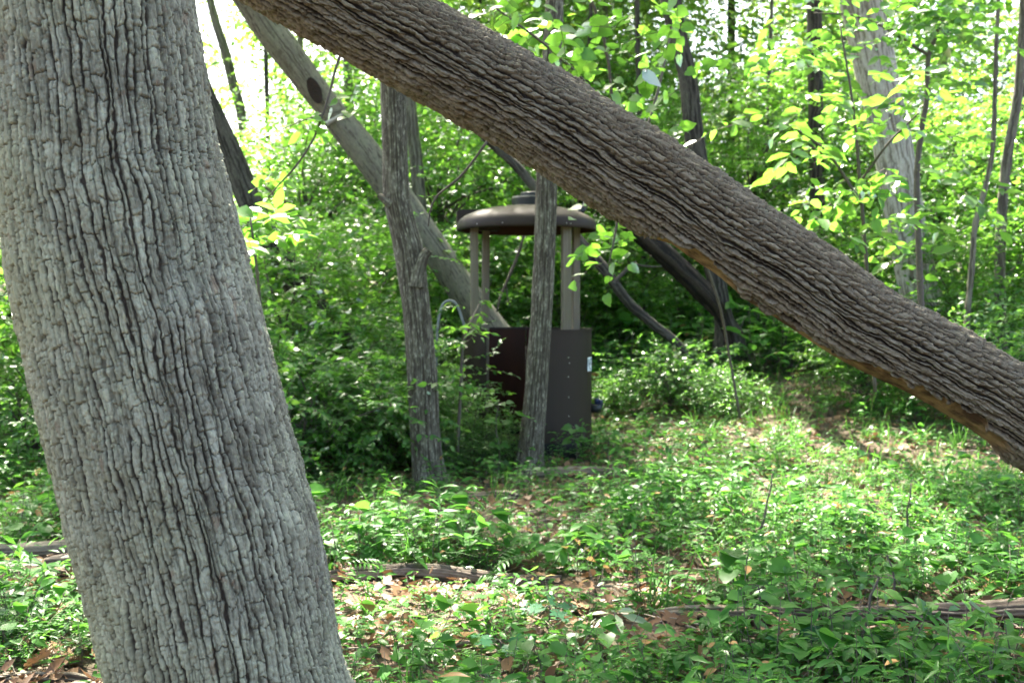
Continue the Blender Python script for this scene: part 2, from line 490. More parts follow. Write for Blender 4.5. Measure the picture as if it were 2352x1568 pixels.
def trunk_mesh(name, pts, mat, na, ring, bark, dense=None, frontpow=1.25, wound=None, lump=.02, cap=True, seed=0, knobs=(), fine=None):
    """pts: rows of (x, y, z, r). ring: ring spacing in metres (dense: (s0, s1, spacing) of the stretch the camera sees)"""
    pts = np.asarray(pts, float)
    _, L, d = catmull(pts, np.array([0.0]))
    if dense:
        s0, s1, sp = dense
        s = np.r_[np.arange(0, s0, ring), np.arange(s0, s1, sp), np.arange(s1, L, ring), L]
    else:
        s = np.r_[np.arange(0, L, ring), L]
    C, _, _ = catmull(pts, s)
    c, r = C[:, :3], C[:, 3]
    t = unit(np.gradient(c, s, axis=0))
    view = np.array([0, 0, CAMZ]) - c
    e1 = unit(view - (view * t).sum(1, keepdims=True) * t)
    e2 = np.cross(t, e1)
    w = np.linspace(-1, 1, na + 1)
    ang = np.pi * np.sign(w) * np.abs(w) ** frontpow
    A, S_ = np.meshgrid(ang, s)
    Rr = r[:, None]
    U = A * Rr
    if bark:
        h, ck, ce = bark_field(U, S_, seed=seed, **bark)
        if fine:
            h2, ck2, _ = bark_field(U, S_, seed=seed + 50, **fine)
            h = h + h2 * (1 - ck); ck = np.maximum(ck, ck2 * .55)
    else:
        h, ck, ce = np.zeros_like(U), np.zeros_like(U), np.zeros_like(U)
    big = lump * Rr * 2 * (fbm(A * .9 + 7, S_ * 1.1, 3, seed + 20) - .5) + .35 * lump * Rr * (noise(A * 2.5 + 3, S_ * 3.0, seed + 21) - .5)
    wd = np.zeros_like(U)
    if wound is not None:
        wd, dep = wound(A, S_)
        grain = .006 * (fbm(U * 120, S_ * 7, 3, seed + 30) - .5) + .010 * (fbm(U * 16, S_ * 3, 2, seed + 31) - .5)
        h = h * (1 - wd) + wd * (-dep + grain)
        ck = ck * (1 - wd)
    for (ka, ks, kr, kh) in knobs:
        q = ((A - ka) * Rr) ** 2 + (S_ - ks) ** 2
        h = h + kh * np.exp(-q / kr ** 2)
    rr = Rr + h + big
    V = c[:, None] + rr[:, :, None] * (np.cos(A)[:, :, None] * e1[:, None] + np.sin(A)[:, :, None] * e2[:, None])
    nr, k = len(s), na + 1
    idx = np.arange(nr * k).reshape(nr, k)
    F = np.stack([idx[:-1, :-1], idx[:-1, 1:], idx[1:, 1:], idx[1:, :-1]], -1).reshape(-1, 4)
    V = V.reshape(-1, 3)
    at = {'crack': ck.ravel(), 'cell': ce.ravel(), 'uvm': np.stack([U, S_, np.full_like(U, seed * 3.7)], -1).reshape(-1, 3)}
    if wound is not None:
        at['wound'] = wd.ravel()
    if cap:
        ends = []
        for row, cc in ((0, c[0]), (nr - 1, c[-1])):
            ci = len(V); V = np.vstack([V, cc])
            for nm in at:
                at[nm] = np.concatenate([at[nm], at[nm][idx[row, :1]] * 0 + (.6 if nm == 'crack' else 0)])
            q = idx[row]
            ends.append(np.stack([q[:-1], q[1:], np.full(na, ci), np.full(na, ci)], -1))
        # quads with a doubled corner are not allowed: turn the fans into real quads by pairing
        for e, row in zip(ends, (0, nr - 1)):
            q = e[:, 0]
            m = (len(q) // 2) * 2
            F = np.vstack([F, np.stack([q[0:m:2], e[0:m:2, 1], e[1:m:2, 1], e[0:m:2, 2]], -1)])
    return mesh_tris(name, V, F, [mat], at, True)

def trace(rows, D=None):
    """rows of (xd, yd, width_px[, depth]) -> (x, y, z, r)"""
    out = []
    for q in rows:
        dd = q[3] if len(q) > 3 else D
        out.append([*P(q[0], q[1], dd), pxr(q[2] / 2, dd)])
    return np.array(out)

def resolve_base(pts, extra=0.25):
    """lets a trunk whose last point is its foot run a little into the ground"""
    p = pts[-1].copy()
    g = float(ground_z(p[0], p[1]))
    q = p.copy(); q[2] = min(g, p[2]) - extra; q[3] = p[3] * 1.15
    return np.vstack([pts, q])

# ------------------------------------------------------------------ the ground
def build_ground():
    xs = np.r_[np.arange(-60, -9, 1.5), np.arange(-9, 9, .09), np.arange(9, 61, 1.5)]
    ys = np.r_[np.arange(-8, 2, .5), np.arange(2, 13, .09), np.arange(13, 30, .4), np.arange(30, 121, 3)]
    X, Y = np.meshgrid(xs, ys)
    Z = ground_z(X, Y) + .025 * (fbm(X * 6, Y * 6, 3, 41) - .5)
    idx = np.arange(X.size).reshape(X.shape)
    F = np.stack([idx[:-1, :-1], idx[:-1, 1:], idx[1:, 1:], idx[1:, :-1]], -1).reshape(-1, 4)
    m, nt, out = new_mat('forest_soil')
    tc = nt.nodes.new('ShaderNodeTexCoord')
    n1 = noisetex(nt, tc.outputs['Object'], 1.3, 5, .6)
    n2 = noisetex(nt, tc.outputs['Object'], 34, 5, .7)
    n3 = noisetex(nt, tc.outputs['Object'], 9, 4, .6)
    c = mixc(nt, maprange(nt, n2, .3, .7), (.040, .028, .018), (.13, .085, .05))
    c = mixc(nt, maprange(nt, n3, .52, .7, 0, .7), c, (.05, .075, .025))
    c = mixc(nt, maprange(nt, n1, .4, .65, 0, .5), c, (.075, .05, .03))
    b = nt.nodes.new('ShaderNodeBsdfPrincipled')
    nt.links.new(c, b.inputs['Base Color']); b.inputs['Roughness'].default_value = .95
    bm = nt.nodes.new('ShaderNodeBump'); bm.inputs['Strength'].default_value = .8; bm.inputs['Distance'].default_value = .03
    nt.links.new(n2, bm.inputs['Height']); nt.links.new(bm.outputs[0], b.inputs['Normal'])
    nt.links.new(b.outputs[0], out.inputs[0])
    me = mesh_tris('ground', np.stack([X, Y, Z], -1).reshape(-1, 3), F, [m], None, True)
    add('ground', me, kind='structure', label='forest floor of dark soil under leaf litter', cat='ground')

build_ground()

# ------------------------------------------------------------------ crowns shared by the trees
CROWNS = {
    'a': crown_mesh('crown_a', 1, 17, (3.1, 3.1, 1.7), 950, 13, .125, 'far', M['leaf_canopy'], .60, .52),
    'b': crown_mesh('crown_b', 2, 14, (2.7, 2.7, 1.9), 800, 13, .12, 'far', M['leaf_canopy'], .60, .50),
    'c': crown_mesh('crown_c', 3, 11, (2.0, 2.0, 1.5), 540, 13, .11, 'far', M['leaf_canopy'], .55, .42),
}
BK = dict(
    oak=dict(colw=.0205, rowh=.056, wv=.0030, wh=.0026, dv=.0085, dh=.0052, warp=.6, wfreq=3.6, plate=.6, rough=.0030, hprob=.92, fmin=.42, shingle=.2),
    lean=dict(colw=.0235, rowh=.070, wv=.0046, wh=.0040, dv=.0150, dh=.0130, warp=.55, wfreq=4.4, plate=.55, rough=.0036, hprob=.97, slant=1.1, fmin=.6, shingle=.45),
    snag=dict(colw=.03, rowh=.2, wv=.005, wh=.003, dv=.002, dh=.001, warp=.6, wfreq=3.0, plate=.4, rough=.0015, hprob=.5),
    slim=dict(colw=.016, rowh=.07, wv=.006, wh=.004, dv=.0035, dh=.002, warp=.4, wfreq=2.5, plate=.35, rough=.001, hprob=.5),
    mid=dict(colw=.034, rowh=.14, wv=.012, wh=.006, dv=.0075, dh=.004, warp=.8, wfreq=3.0, plate=.4, rough=.0015, hprob=.6),
    log=dict(colw=.022, rowh=.5, wv=.009, wh=.006, dv=.0075, dh=.003, warp=.6, wfreq=2.0, plate=.6, rough=.002, hprob=.3),
)

def extend_top(pts, height, taper=.82, up=.3, step=1.2):
    """adds points above the first (topmost) row until the given height"""
    p = pts[0].copy(); d = unit(pts[0, :3] - pts[1, :3])
    new = []
    while p[2] < height:
        d = unit(d * (1 - up) + np.array([0, 0, 1.0]) * up)
        p = p.copy(); p[:3] = p[:3] + d * step; p[3] *= taper
        new.append(p)
    return np.vstack(new[::-1] + [pts]) if new else pts

def put_crown(root, kind, top, rot=0.0, scale=1.0):
    o = add('crown', CROWNS[kind], root)
    o.location = top - np.array(root.location)
    o.rotation_euler = (0, 0, rot); o.scale = (scale,) * 3
    return o

def localise(me, root):
    off = np.array(root.location)
    n = len(me.vertices); co = np.empty(n * 3, np.float32)
    me.vertices.foreach_get('co', co)
    me.vertices.foreach_set('co', (co.reshape(-1, 3) - off).astype(np.float32).ravel()); me.update()
    return me

def tree(name, label, rows, D, bark, mat, height=8.0, crown=None, cscale=1.0, na=56, ring=.035, group=None, seed=0, up=.3, cat='tree', taper=.82, foot=True, lump=.05, coff=(0, 0, 0), knobs=()):
    pts = trace(rows, D)
    vis_top = pts[0, 2]
    if height:
        pts = extend_top(pts, height, taper, up)
    if foot:
        pts = resolve_base(pts)
    base = pts[-1]
    root = thing(name, label, cat, (float(base[0]), float(base[1]), float(ground_z(base[0], base[1]))), group)
    kn = [(a, s, r_, h_) for a, s, r_, h_ in knobs]
    me = trunk_mesh('trunk', pts, M[mat], na, ring, BK[bark], seed=seed, lump=lump, knobs=kn)
    add('trunk', localise(me, root), root)
    if crown:
        put_crown(root, crown, pts[0, :3] + np.array(coff) - np.array([0, 0, .8]), rot=seed * 1.3, scale=cscale)
    return root, pts

# --- the big tree on the near left
rows = [(208, -20, 462), (237, 200, 470), (257, 390, 500), (278, 488, 515), (302, 612, 534), (342, 766, 545), (382, 935, 551), (430, 1119, 550), (468, 1252, 545), (503, 1405, 540), (537, 1568, 540)]
pts = trace(rows, 2.7)
pts[:, 3] *= .97
low = trace([(610, 1850, 600), (655, 2040, 690)], 2.7)
pts = np.vstack([extend_top(pts, 9.0, .93, .25), low])
oak = thing('big_tree', 'thick grey trunk with cracked plated bark, nearest of all the trees', 'tree', (float(pts[-1, 0]), 2.7, 0.0))
_, L, dd = catmull(pts, np.array([0.0]))
k0 = len(pts) - 2 - len(rows)
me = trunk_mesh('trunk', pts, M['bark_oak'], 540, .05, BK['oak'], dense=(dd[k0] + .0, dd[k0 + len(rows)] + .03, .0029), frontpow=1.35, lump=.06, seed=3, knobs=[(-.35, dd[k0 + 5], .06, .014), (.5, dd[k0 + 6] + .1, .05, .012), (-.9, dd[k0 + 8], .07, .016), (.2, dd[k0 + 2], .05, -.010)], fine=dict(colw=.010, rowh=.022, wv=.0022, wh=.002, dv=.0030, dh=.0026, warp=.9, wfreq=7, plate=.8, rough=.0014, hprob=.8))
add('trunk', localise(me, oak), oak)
put_crown(oak, 'a', pts[0, :3] - np.array([0, 0, 1.5]), .4, 1.3)

# --- the leaning trunk that crosses the picture
rows = [(380, -215, 200), (600, -95, 206), (800, 18, 210), (1000, 128, 213), (1234, 262, 213), (1455, 402, 216), (1543, 458, 217), (1689, 557, 216), (1846, 655, 210), (1990, 754, 203), (2139, 832, 198), (2271, 908, 200), (2352, 957, 207), (2700, 1155, 225), (3200, 1430, 260), (3500, 1600, 330)]
pts = trace(rows, 3.9)
_, L, dd = catmull(pts, np.array([0.0]))
tops = np.vstack([np.array([[*P(-700, -900, 5.2), .12], [*P(-200, -560, 4.6), .135], [*P(150, -350, 4.2), .148]]), pts])
_, L, dd = catmull(tops, np.array([0.0]))
sW = lambda k: dd[3 + k]
def lean_wound(A, S):
    # strip of bared wood along the lower side, from the torn limb to beyond the frame
    a0, a1 = sW(6) - .02, sW(12) + .05
    x = (S - a0) / (a1 - a0)
    low_edge = 1.16 - .46 * smooth(0, .06, x) * (1 - smooth(.18, .30, x)) - .22 * smooth(.2, .4, x) - .28 * smooth(.45, .6, x) * (1 - smooth(.8, 1.0, x)) + .50 * (fbm(S * 4.5, S * 0 + 3.3, 3, 77) - .5) + .22 * (noise(S * 22, A * 5, 78) - .5) + .14 * (noise(S * 60, A * 9, 79) - .5)
    m = smooth(0, .045, A - low_edge) * (1 - smooth(2.4, 2.5, A)) * smooth(-.01, .02, x) * (1 - smooth(.93, .99, x))
    return m, .020 + .022 * smooth(.02, .08, x) * (1 - smooth(.18, .3, x))
lean = thing('leaning_tree', 'ridged brown trunk leaning across the picture with bared wood underneath', 'tree', (float(tops[-1, 0]), 3.9, 0.0))
me = trunk_mesh('trunk', tops, M['bark_lean'], 380, .04, BK['lean'], dense=(sW(1), sW(12) + .12, .0042), frontpow=1.2, wound=lean_wound, lump=.05, seed=8, fine=dict(colw=.013, rowh=.028, wv=.003, wh=.003, dv=.0038, dh=.0035, warp=.6, wfreq=5, plate=.6, rough=.0016, hprob=.8),
                knobs=[(-.85, (sW(4) + sW(3)) / 2 + .1, .035, .012), (.15, sW(7) - .03, .05, .008), (-1.0, sW(5), .06, .010)])
add('trunk', localise(me, lean), lean)
put_crown(lean, 'b', tops[0, :3] - np.array([0, 0, .8]), 1.1, 1.0)

# --- dead snag behind: bark below, bare wood above the peeled edge, a dark knot hole
rows_lo = [(772, 268, 66), (840, 352, 70), (905, 440, 70), (978, 543, 68), (1023, 608, 68), (1066, 672, 72), (1112, 737, 76), (1165, 806, 80), (1240, 895, 88), (1330, 1000, 100)]
rows_hi = [(300, -330, 70), (430, -180, 72), (560, -20, 72), (615, 62, 70), (672, 138, 66), (722, 205, 62), (786, 285, 58)]
pl = resolve_base(trace(rows_lo, 12.0)); ph = trace(rows_hi, 12.0)
snag = thing('dead_snag', 'pale dead trunk slanting behind the booth, its upper half stripped of bark', 'tree', (float(pl[-1, 0]), 12.0, 0.0))
add('trunk', localise(trunk_mesh('trunk', pl, M['bark_grey'], 60, .03, BK['snag'], seed=21, lump=.05), snag), snag)
up_ = add('bare_trunk', localise(trunk_mesh('bare_trunk', ph, M['dead_wood'], 60, .03, BK['snag'], seed=22, lump=.06), snag), snag)
up_['label'] = 'pale bare upper trunk without bark'
g = Geo()
kc = P(722, 208, 11.81)
a = np.linspace(0, 2 * np.pi, 18, endpoint=False)
axis = unit(P(735, 240, 11.81) - P(709, 176, 11.81)); side = unit(np.cross(axis, np.array([0, -1.0, 0])))
rim = [kc + (axis * .155 * np.cos(t) + side * .072 * np.sin(t)) + np.array([0, .022 * abs(np.sin(t)) ** 2, 0]) for t in a]
V = np.array(rim + [r_ * .72 + kc * .28 + np.array([0, .004, 0]) for r_ in rim] + [kc + np.array([0, .006, 0])])
T = [(i, (i + 1) % 18, 18 + i) for i in range(18)] + [((i + 1) % 18, 18 + (i + 1) % 18, 18 + i) for i in range(18)] + [(18 + i, 18 + (i + 1) % 18, 36) for i in range(18)]
M['hole'] = plain_mat('hole', (.012, .007, .005), (.035, .018, .010), 30, .95, bump=.6, bdist=.02)
kh = add('knot_hole', localise(mesh_tris('knot_hole', V, np.array(T), [M['hole']]), snag), snag)
kh['label'] = 'dark oval knot hole'
# ragged lip of bark where the bare wood begins
lip = trace([(750, 284, 12), (768, 274, 9), (790, 262, 8), (802, 250, 5)], 11.83)
add('bark_lip', localise(trunk_mesh('bark_lip', lip, M['bark_pale'], 8, .02, None, cap=True), snag), snag)

# --- the other trees, each traced at its own depth
rows = [(905, -330, 52), (893, -100, 54), (898, 60, 56), (902, 195, 58), (907, 340, 58), (912, 455, 61), (926, 520, 63), (939, 575, 70), (955, 700, 65), (965, 800, 68), (972, 900, 69), (977, 1000, 68), (984, 1075, 76), (988, 1105, 96), (990, 1124, 140)]
t5, p5 = tree('slender_tree', 'slender grey tree with a broken limb stub, standing beside the booth', rows, 8.7, 'slim', 'bark_slim', 8.5, 'a', .78, 84, .02, seed=5, coff=(-.4, .4, 0))
st = trace([(985, 575, 20), (974, 588, 26), (962, 620, 34), (956, 660, 36)], 8.62)
add('limb_stub', localise(trunk_mesh('limb_stub', st, M['bark_slim'], 28, .015, BK['slim'], seed=6), t5), t5)
st = trace([(868, 448, 10), (880, 455, 18), (900, 470, 30)], 8.64)
add('limb_stub', localise(trunk_mesh('limb_stub', st, M['bark_slim'], 20, .012, BK['slim'], seed=7), t5), t5)

rows = [(1290, -320, 38), (1280, -100, 40), (1273, 30, 42), (1263, 250, 46), (1255, 429, 50), (1251, 575, 48), (1246, 673, 50), (1242, 746, 49), (1237, 808, 51), (1232, 881, 52), (1226, 955, 55), (1219, 1028, 62), (1214, 1075, 84), (1212, 1094, 136)]
t6, p6 = tree('slim_tree', 'slim speckled tree standing right in front of the brown booth', rows, 9.4, 'slim', 'bark_slim', 9.0, 'b', .85, 72, .02, seed=11, coff=(-.3, .2, 0))

rows = [(395, -60, 50), (440, 150, 50), (487, 262, 52), (530, 355, 54), (566, 444, 56), (606, 530, 58), (660, 622, 62), (725, 712, 66), (790, 800, 72), (850, 885, 80), (885, 945, 96), (900, 1000, 120)]
tree('dark_leaning_tree', 'dark trunk leaning out from behind the big grey trunk into the shrubs', rows, 11.5, 'mid', 'bark_dark', 8.5, 'b', .85, 60, .03, seed=14, coff=(.2, 2.4, 0))

rows = [(1500, -300, 46), (1525, -120, 47), (1541, 0, 48), (1557, 84, 42), (1580, 180, 43), (1592, 295, 45), (1606, 400, 46), (1630, 560, 46), (1652, 680, 42), (1663, 735, 46), (1674, 778, 74)]
tree('dark_bent_tree', 'dark gently bent trunk rising above the middle of the leaning trunk', rows, 13.5, 'mid', 'bark_dark', 9.5, 'c', .8, 56, .035, seed=15, coff=(0, 2.0, 1.0))

rows = [(1866, -250, 34), (1868, -100, 34), (1872, 100, 34), (1874, 308, 33), (1878, 483, 33), (1882, 600, 34), (1886, 700, 36), (1888, 745, 44)]
tree('straight_tree', 'thin straight dark trunk between the bent tree and the pale tree', rows, 15.0, 'mid', 'bark_dark', 10.0, 'b', 1.1, 48, .04, seed=16)

rows = [(1900, -400, 84), (1955, -150, 90), (1976, 0, 92), (1996, 88, 95), (2014, 176, 93), (2030, 246, 88), (2047, 320, 86), (2068, 439, 86), (2092, 571, 84), (2110, 659, 88), (2128, 740, 104)]
tree('pale_tree', 'thick pale sunlit trunk bending upward at the upper right', rows, 13.0, 'mid', 'bark_pale', 10.0, 'b', 1.0, 72, .03, seed=17, coff=(1.2, 1.2, .5))

rows = [(2380, -200, 20), (2358, -50, 20), (2347, 120, 21), (2336, 230, 21), (2322, 310, 22), (2311, 380, 22), (2303, 470, 22), (2297, 570, 23), (2296, 665, 24), (2298, 780, 30)]
tree('knobbly_tree', 'narrow knobbly grey trunk by the right edge of the picture', rows, 12.0, 'mid', 'bark_grey', 8.5, 'c', 1.1, 40, .03, seed=18)

rows = [(2296, -60, 9), (2290, 77, 10), (2285, 223, 11), (2279, 350, 11), (2262, 435, 12), (2240, 517, 13), (2232, 614, 13), (2220, 751, 15)]
tree('crooked_sapling', 'thin crooked stem between the pale tree and the knobbly one', rows, 11.0, 'mid', 'bark_grey', 5.5, 'c', .7, 18, .04, seed=19, taper=.85)

rows = [(2352, 300, 40), (2345, 450, 42), (2335, 600, 46), (2338, 760, 54)]
tree('tan_tree', 'tan trunk half hidden behind the knobbly tree at the edge', rows, 16.0, 'mid', 'bark_grey', 9.0, 'b', 1.0, 40, .04, seed=20)

rows = [(925, 60, 28), (944, 270, 30), (955, 360, 30), (962, 450, 32), (970, 620, 34), (975, 800, 38), (978, 960, 44)]
tree('mossy_tree', 'pale mossy stem just behind the slender grey tree', rows, 14.5, 'mid', 'bark_grey', 9.5, 'b', .75, 36, .05, seed=23, coff=(-.9, .8, 0))

rows = [(1462, -60, 11), (1464, 60, 12), (1467, 200, 12), (1474, 420, 14), (1480, 640, 15), (1484, 800, 18)]
tree('pole_tree', 'pole-thin dark trunk left of the dark bent tree', rows, 17.0, 'mid', 'bark_dark', 9.5, 'c', .8, 24, .06, seed=24, coff=(0, 1.5, 0))

rows = [(806, 300, 22), (816, 430, 22), (826, 500, 23), (832, 560, 24), (836, 700, 26), (838, 860, 30)]
tree('broken_tree', 'short grey trunk rising behind the bright shrubs left of the slender tree', rows, 17.5, 'mid', 'bark_grey', 8.5, 'a', 1.0, 30, .06, seed=25)

rows = [(498, 60, 20), (515, 110, 22), (535, 190, 22), (552, 250, 22), (570, 400, 24), (590, 600, 26), (600, 820, 30)]
tree('far_leaning_tree', 'blurred far trunk against the white sky beside the big grey trunk', rows, 22.0, 'mid', 'bark_grey', 10.5, None, 1.0, 26, .08, seed=26)

far = [(1678, 30, 18, 24), (1940, 380, 15, 21), (1850, 300, 8, 17), (2165, 420, 18, 22), (2440, 300, 26, 18), (1395, 380, 14, 23), (1335, 620, 12, 19), (690, 300, 14, 24), (615, 500, 12, 19), (60, 720, 12, 15), (22, 700, 12, 13.5), (1755, 620, 10, 18), (2010, 440, 20, 19), (2215, 300, 14, 26), (1120, 560, 14, 25), (-120, 500, 40, 14)]
where = ['against the white gap above the leaning trunk', 'between the straight dark trunk and the pale one', 'hugging the straight dark trunk', 'right of the pale tree', 'beyond the right border', 'seen above the booth roof', 'seen between the right posts of the booth', 'in the bright gap under the snag', 'beside the dark leaning trunk', 'second from the left border beside the big grey trunk', 'first from the left border beside the big grey trunk', 'under the leaning trunk right of the bent tree', 'dark and short behind the pale tree leaves', 'far right of the pale tree', 'seen through the booth between its posts', 'left of the big grey trunk']
for i, ((x, y, w, D), wh) in enumerate(zip(far, where)):
    if i in (2, 13):
        continue
    rng = np.random.default_rng(300 + i)
    gz = 700 + (CAMZ - float(ground_z((x - 1176) / FPX * D, D))) / D * FPX
    dx = rng.uniform(-50, 50)
    rows = [(x - dx * .4, y - 500, w * .85), (x, y - 180, w * .9), (x + dx * .12, y, w), (x + dx * .1, (y + gz) / 2, w), (x + dx * .3, gz, w * 1.25)]
    tree('distant_tree', 'thin distant trunk ' + wh, rows, D, 'mid', ['bark_dark', 'bark_grey'][i % 2], 9.5, ['a', 'b', 'c'][i % 3] if D < 18 and i not in (9, 10) else None, 1.0, 22, .08, group='thin distant trees', seed=40 + i)

LOGS = []
# --- dead wood leaning and lying about
def log(name, label, rows, D, mat='log_wood', bark='log', na=40, ring=.02, seed=0, group=None, lump=.12, flat=True):
    p = trace(rows, D)
    if flat:
        p[:, 2] = ground_z(p[:, 0], p[:, 1]) + p[:, 3] * .95
        LOGS.append(p)
    root_loc = p[len(p) // 2, :3].copy()
    me = trunk_mesh('log', p, M[mat], na, ring, BK[bark], seed=seed, lump=lump)
    o = add(name, me, None, None, label, 'log', group)
    o.location = root_loc
    localise(me, o)
    return o, p

dl, p7 = log('leaning_dead_limb', 'dark dead limb slanting down behind the booth roof to the right', [(1085, 285, 18), (1128, 328, 20), (1190, 385, 22), (1231, 435, 23), (1300, 520, 24), (1345, 570, 25), (1391, 622, 25), (1440, 690, 24), (1492, 738, 22), (1545, 780, 21), (1590, 830, 20), (1650, 910, 20)], 13.0, 'bark_dark', 'mid', 32, .03, 51, lump=.05, flat=False)
p = trace([(1410, 650, 11), (1430, 628, 9), (1452, 606, 7), (1462, 600, 4)], 12.95)
br = add('side_branch', trunk_mesh('side_branch', p, M['bark_dark'], 8, .04, None), dl); localise(br.data, dl)
p = trace([(1452, 606, 5), (1490, 612, 4), (1520, 612, 3)], 12.95)
br = add('side_branch', trunk_mesh('side_branch', p, M['bark_dark'], 8, .04, None), dl); localise(br.data, dl)

hz = trace([(1400, 470, 40), (1480, 545, 46), (1540, 598, 50), (1580, 634, 52), (1615, 668, 54), (1640, 697, 46), (1660, 728, 34), (1672, 760, 26), (1680, 800, 22)], 13.2)
rl = add('rotten_limb', None, None, hz[4, :3], 'black rotten limb propped under the bared wood of the leaning trunk', 'log')
rl = bpy.data.objects['rotten_limb']
M['rot'] = bark_mat('rot', (.020, .014, .010), (.040, .028, .020), (.008, .006, .005), (.045, .045, .03), .3, 50, .8, streak=(1, .1, 1))
me = trunk_mesh('limb', hz, M['rot'], 40, .02, BK['log'], seed=52, lump=.35)
add('limb', localise(me, rl), rl)
def gD(y):       # depth at which flat ground shows at row y
    return CAMZ / ((y - 700) / FPX)

log('fallen_log', 'sunlit log lying left of the big grey trunk foot', [(-160, 1262, 40), (-60, 1268, 40), (0, 1270, 40), (90, 1270, 40), (160, 1272, 44), (230, 1274, 40), (330, 1276, 34)], 6.2, 'dead_wood', 'log', 44, .012, 61)
log('log_stub', 'short broken log end below the sunlit log by the big grey trunk', [(84, 1303, 12), (110, 1302, 34), (150, 1298, 44), (190, 1296, 50), (240, 1292, 50)], 5.85, 'log_wood', 'log', 40, .012, 62, lump=.2)
log('grey_stick', 'grey weathered stick in the bottom left corner', [(15, 1560, 16), (60, 1550, 24), (120, 1545, 22), (170, 1533, 24), (205, 1530, 14)], 4.15, 'dead_wood', 'log', 32, .012, 63, lump=.2)
log('root_log', 'grey split log beside the big grey trunk at the bottom edge', [(160, 1590, 40), (205, 1562, 46), (250, 1538, 46), (330, 1500, 40)], 3.9, 'dead_wood', 'log', 40, .012, 64, lump=.2)
log('rotting_log', 'rotting brown log among herbs in the centre of the clearing', [(735, 1312, 22), (790, 1322, 34), (840, 1327, 38), (920, 1328, 40), (1010, 1323, 38), (1100, 1316, 32), (1190, 1311, 26), (1290, 1306, 18)], 5.75, 'log_wood', 'log', 44, .012, 65, lump=.16)
log('mossy_log', 'long weathered log crossing the herbs at lower right', [(1500, 1398, 24), (1560, 1402, 36), (1650, 1408, 42), (1750, 1418, 46), (1880, 1432, 48), (2010, 1438, 48), (2130, 1442, 52), (2250, 1454, 58), (2352, 1466, 66), (2480, 1480, 70)], 4.95, 'log_wood', 'log', 52, .012, 66, lump=.16)
log('slender_log', 'thin curved log between the two slender trees', [(985, 1178, 14), (1050, 1162, 20), (1110, 1140, 24), (1160, 1118, 28), (1190, 1106, 20)], 8.1, 'log_wood', 'log', 30, .02, 67)
log('base_log', 'brown log lying against the foot of the booth', [(1232, 1096, 18), (1290, 1080, 26), (1345, 1062, 28), (1400, 1046, 24), (1430, 1040, 14)], 9.1, 'log_wood', 'log', 30, .02, 68)
log('litter_log', 'half buried log beyond the booth in the sunlit litter', [(1330, 802, 14), (1390, 800, 18), (1460, 806, 18), (1560, 800, 14)], 15.0, 'log_wood', 'log', 24, .04, 69)

# ------------------------------------------------------------------ the brown booth
KX, KY = (1210 - 1176) / FPX * 10.5, 10.5
KZ = P(1210, 1050, 10.5)[2]
M['booth'] = plain_mat('booth', (.030, .021, .017), (.042, .030, .024), 5, .55, (1, 1, .35), .05, .2, dirt=(.026, .021, .017))
M['booth_in'] = plain_mat('booth_in', (.030, .011, .006), (.052, .017, .008), 6, .6, (1, 1, .3), .05, .2, dirt=(.03, .012, .006))
M['booth_base'] = plain_mat('booth_base', (.005, .0055, .006), (.009, .0095, .010), 7, .6, (1, 1, .5), .05, .15)
M['post'] = plain_mat('post', (.14, .118, .085), (.24, .205, .155), 16, .8, (3, 3, .12), .5, .2, dirt=(.13, .115, .085))
M['black'] = plain_mat('black', (.012, .015, .016), (.022, .026, .027), 9, .4, bump=.03)
M['galv'] = plain_mat('galv', (.14, .15, .155), (.22, .23, .235), 18, .42, bump=.03, spec=.6)
M['white'] = plain_mat('white', (.62, .70, .74), (.78, .83, .85), 20, .5, bump=.02)
M['ink'] = plain_mat('ink', (.03, .035, .045), (.07, .075, .085), 30, .6, bump=0)
M['blue'] = plain_mat('blue', (.012, .02, .06), (.018, .03, .08), 20, .4, bump=.02)
M['rivet'] = plain_mat('rivet', (.35, .33, .30), (.5, .48, .45), 40, .35, bump=0, spec=.7)
M['pipe'] = plain_mat('pipe', (.16, .17, .155), (.24, .25, .225), 20, .6, bump=.1)
booth = thing('booth', 'brown round-roofed open booth on wooden posts in the undergrowth', 'booth', (KX, KY, KZ))

def lathe(prof, n=64, a0=0, a1=2 * math.pi, closed=False):
    """prof: (r, z) rows; returns verts, quads (turned about Z)"""
    full = abs(a1 - a0 - 2 * math.pi) < 1e-6
    k = n if full else n + 1
    ang = np.linspace(a0, a1, n + 1)[:k]
    V = [(r_ * math.cos(t), r_ * math.sin(t), z) for t in ang for r_, z in prof]
    m = len(prof)
    F = []
    for i in range(n):
        for j in range(m if closed else m - 1):
            A, B = i * m + j, i * m + (j + 1) % m
            C, D_ = ((i + 1) % k) * m + (j + 1) % m, ((i + 1) % k) * m + j
            F.append((A, D_, C, B))
    if closed and not full:
        F.append(tuple(range(m)) if m == 4 else tuple(range(4)))
        F.append(tuple(reversed(range(n * m, n * m + 4))))
    return np.array(V), np.array(F)

def bevel_box(sx, sy, sz, b=.004):
    import bmesh
    bm = bmesh.new(); bmesh.ops.create_cube(bm, size=1)
    for v in bm.verts:
        v.co = Vector((v.co.x * sx, v.co.y * sy, v.co.z * sz))
    bmesh.ops.bevel(bm, geom=list(bm.edges), offset=b, segments=2, affect='EDGES')
    me = bpy.data.meshes.new('box'); bm.to_mesh(me); bm.free()
    return me

zrim = P(1210, 758, 10.5)[2] - KZ          # top of the body
zroof = P(1210, 531, 10.5)[2] - KZ         # lower rim of the roof
RB, RR = .648, .69
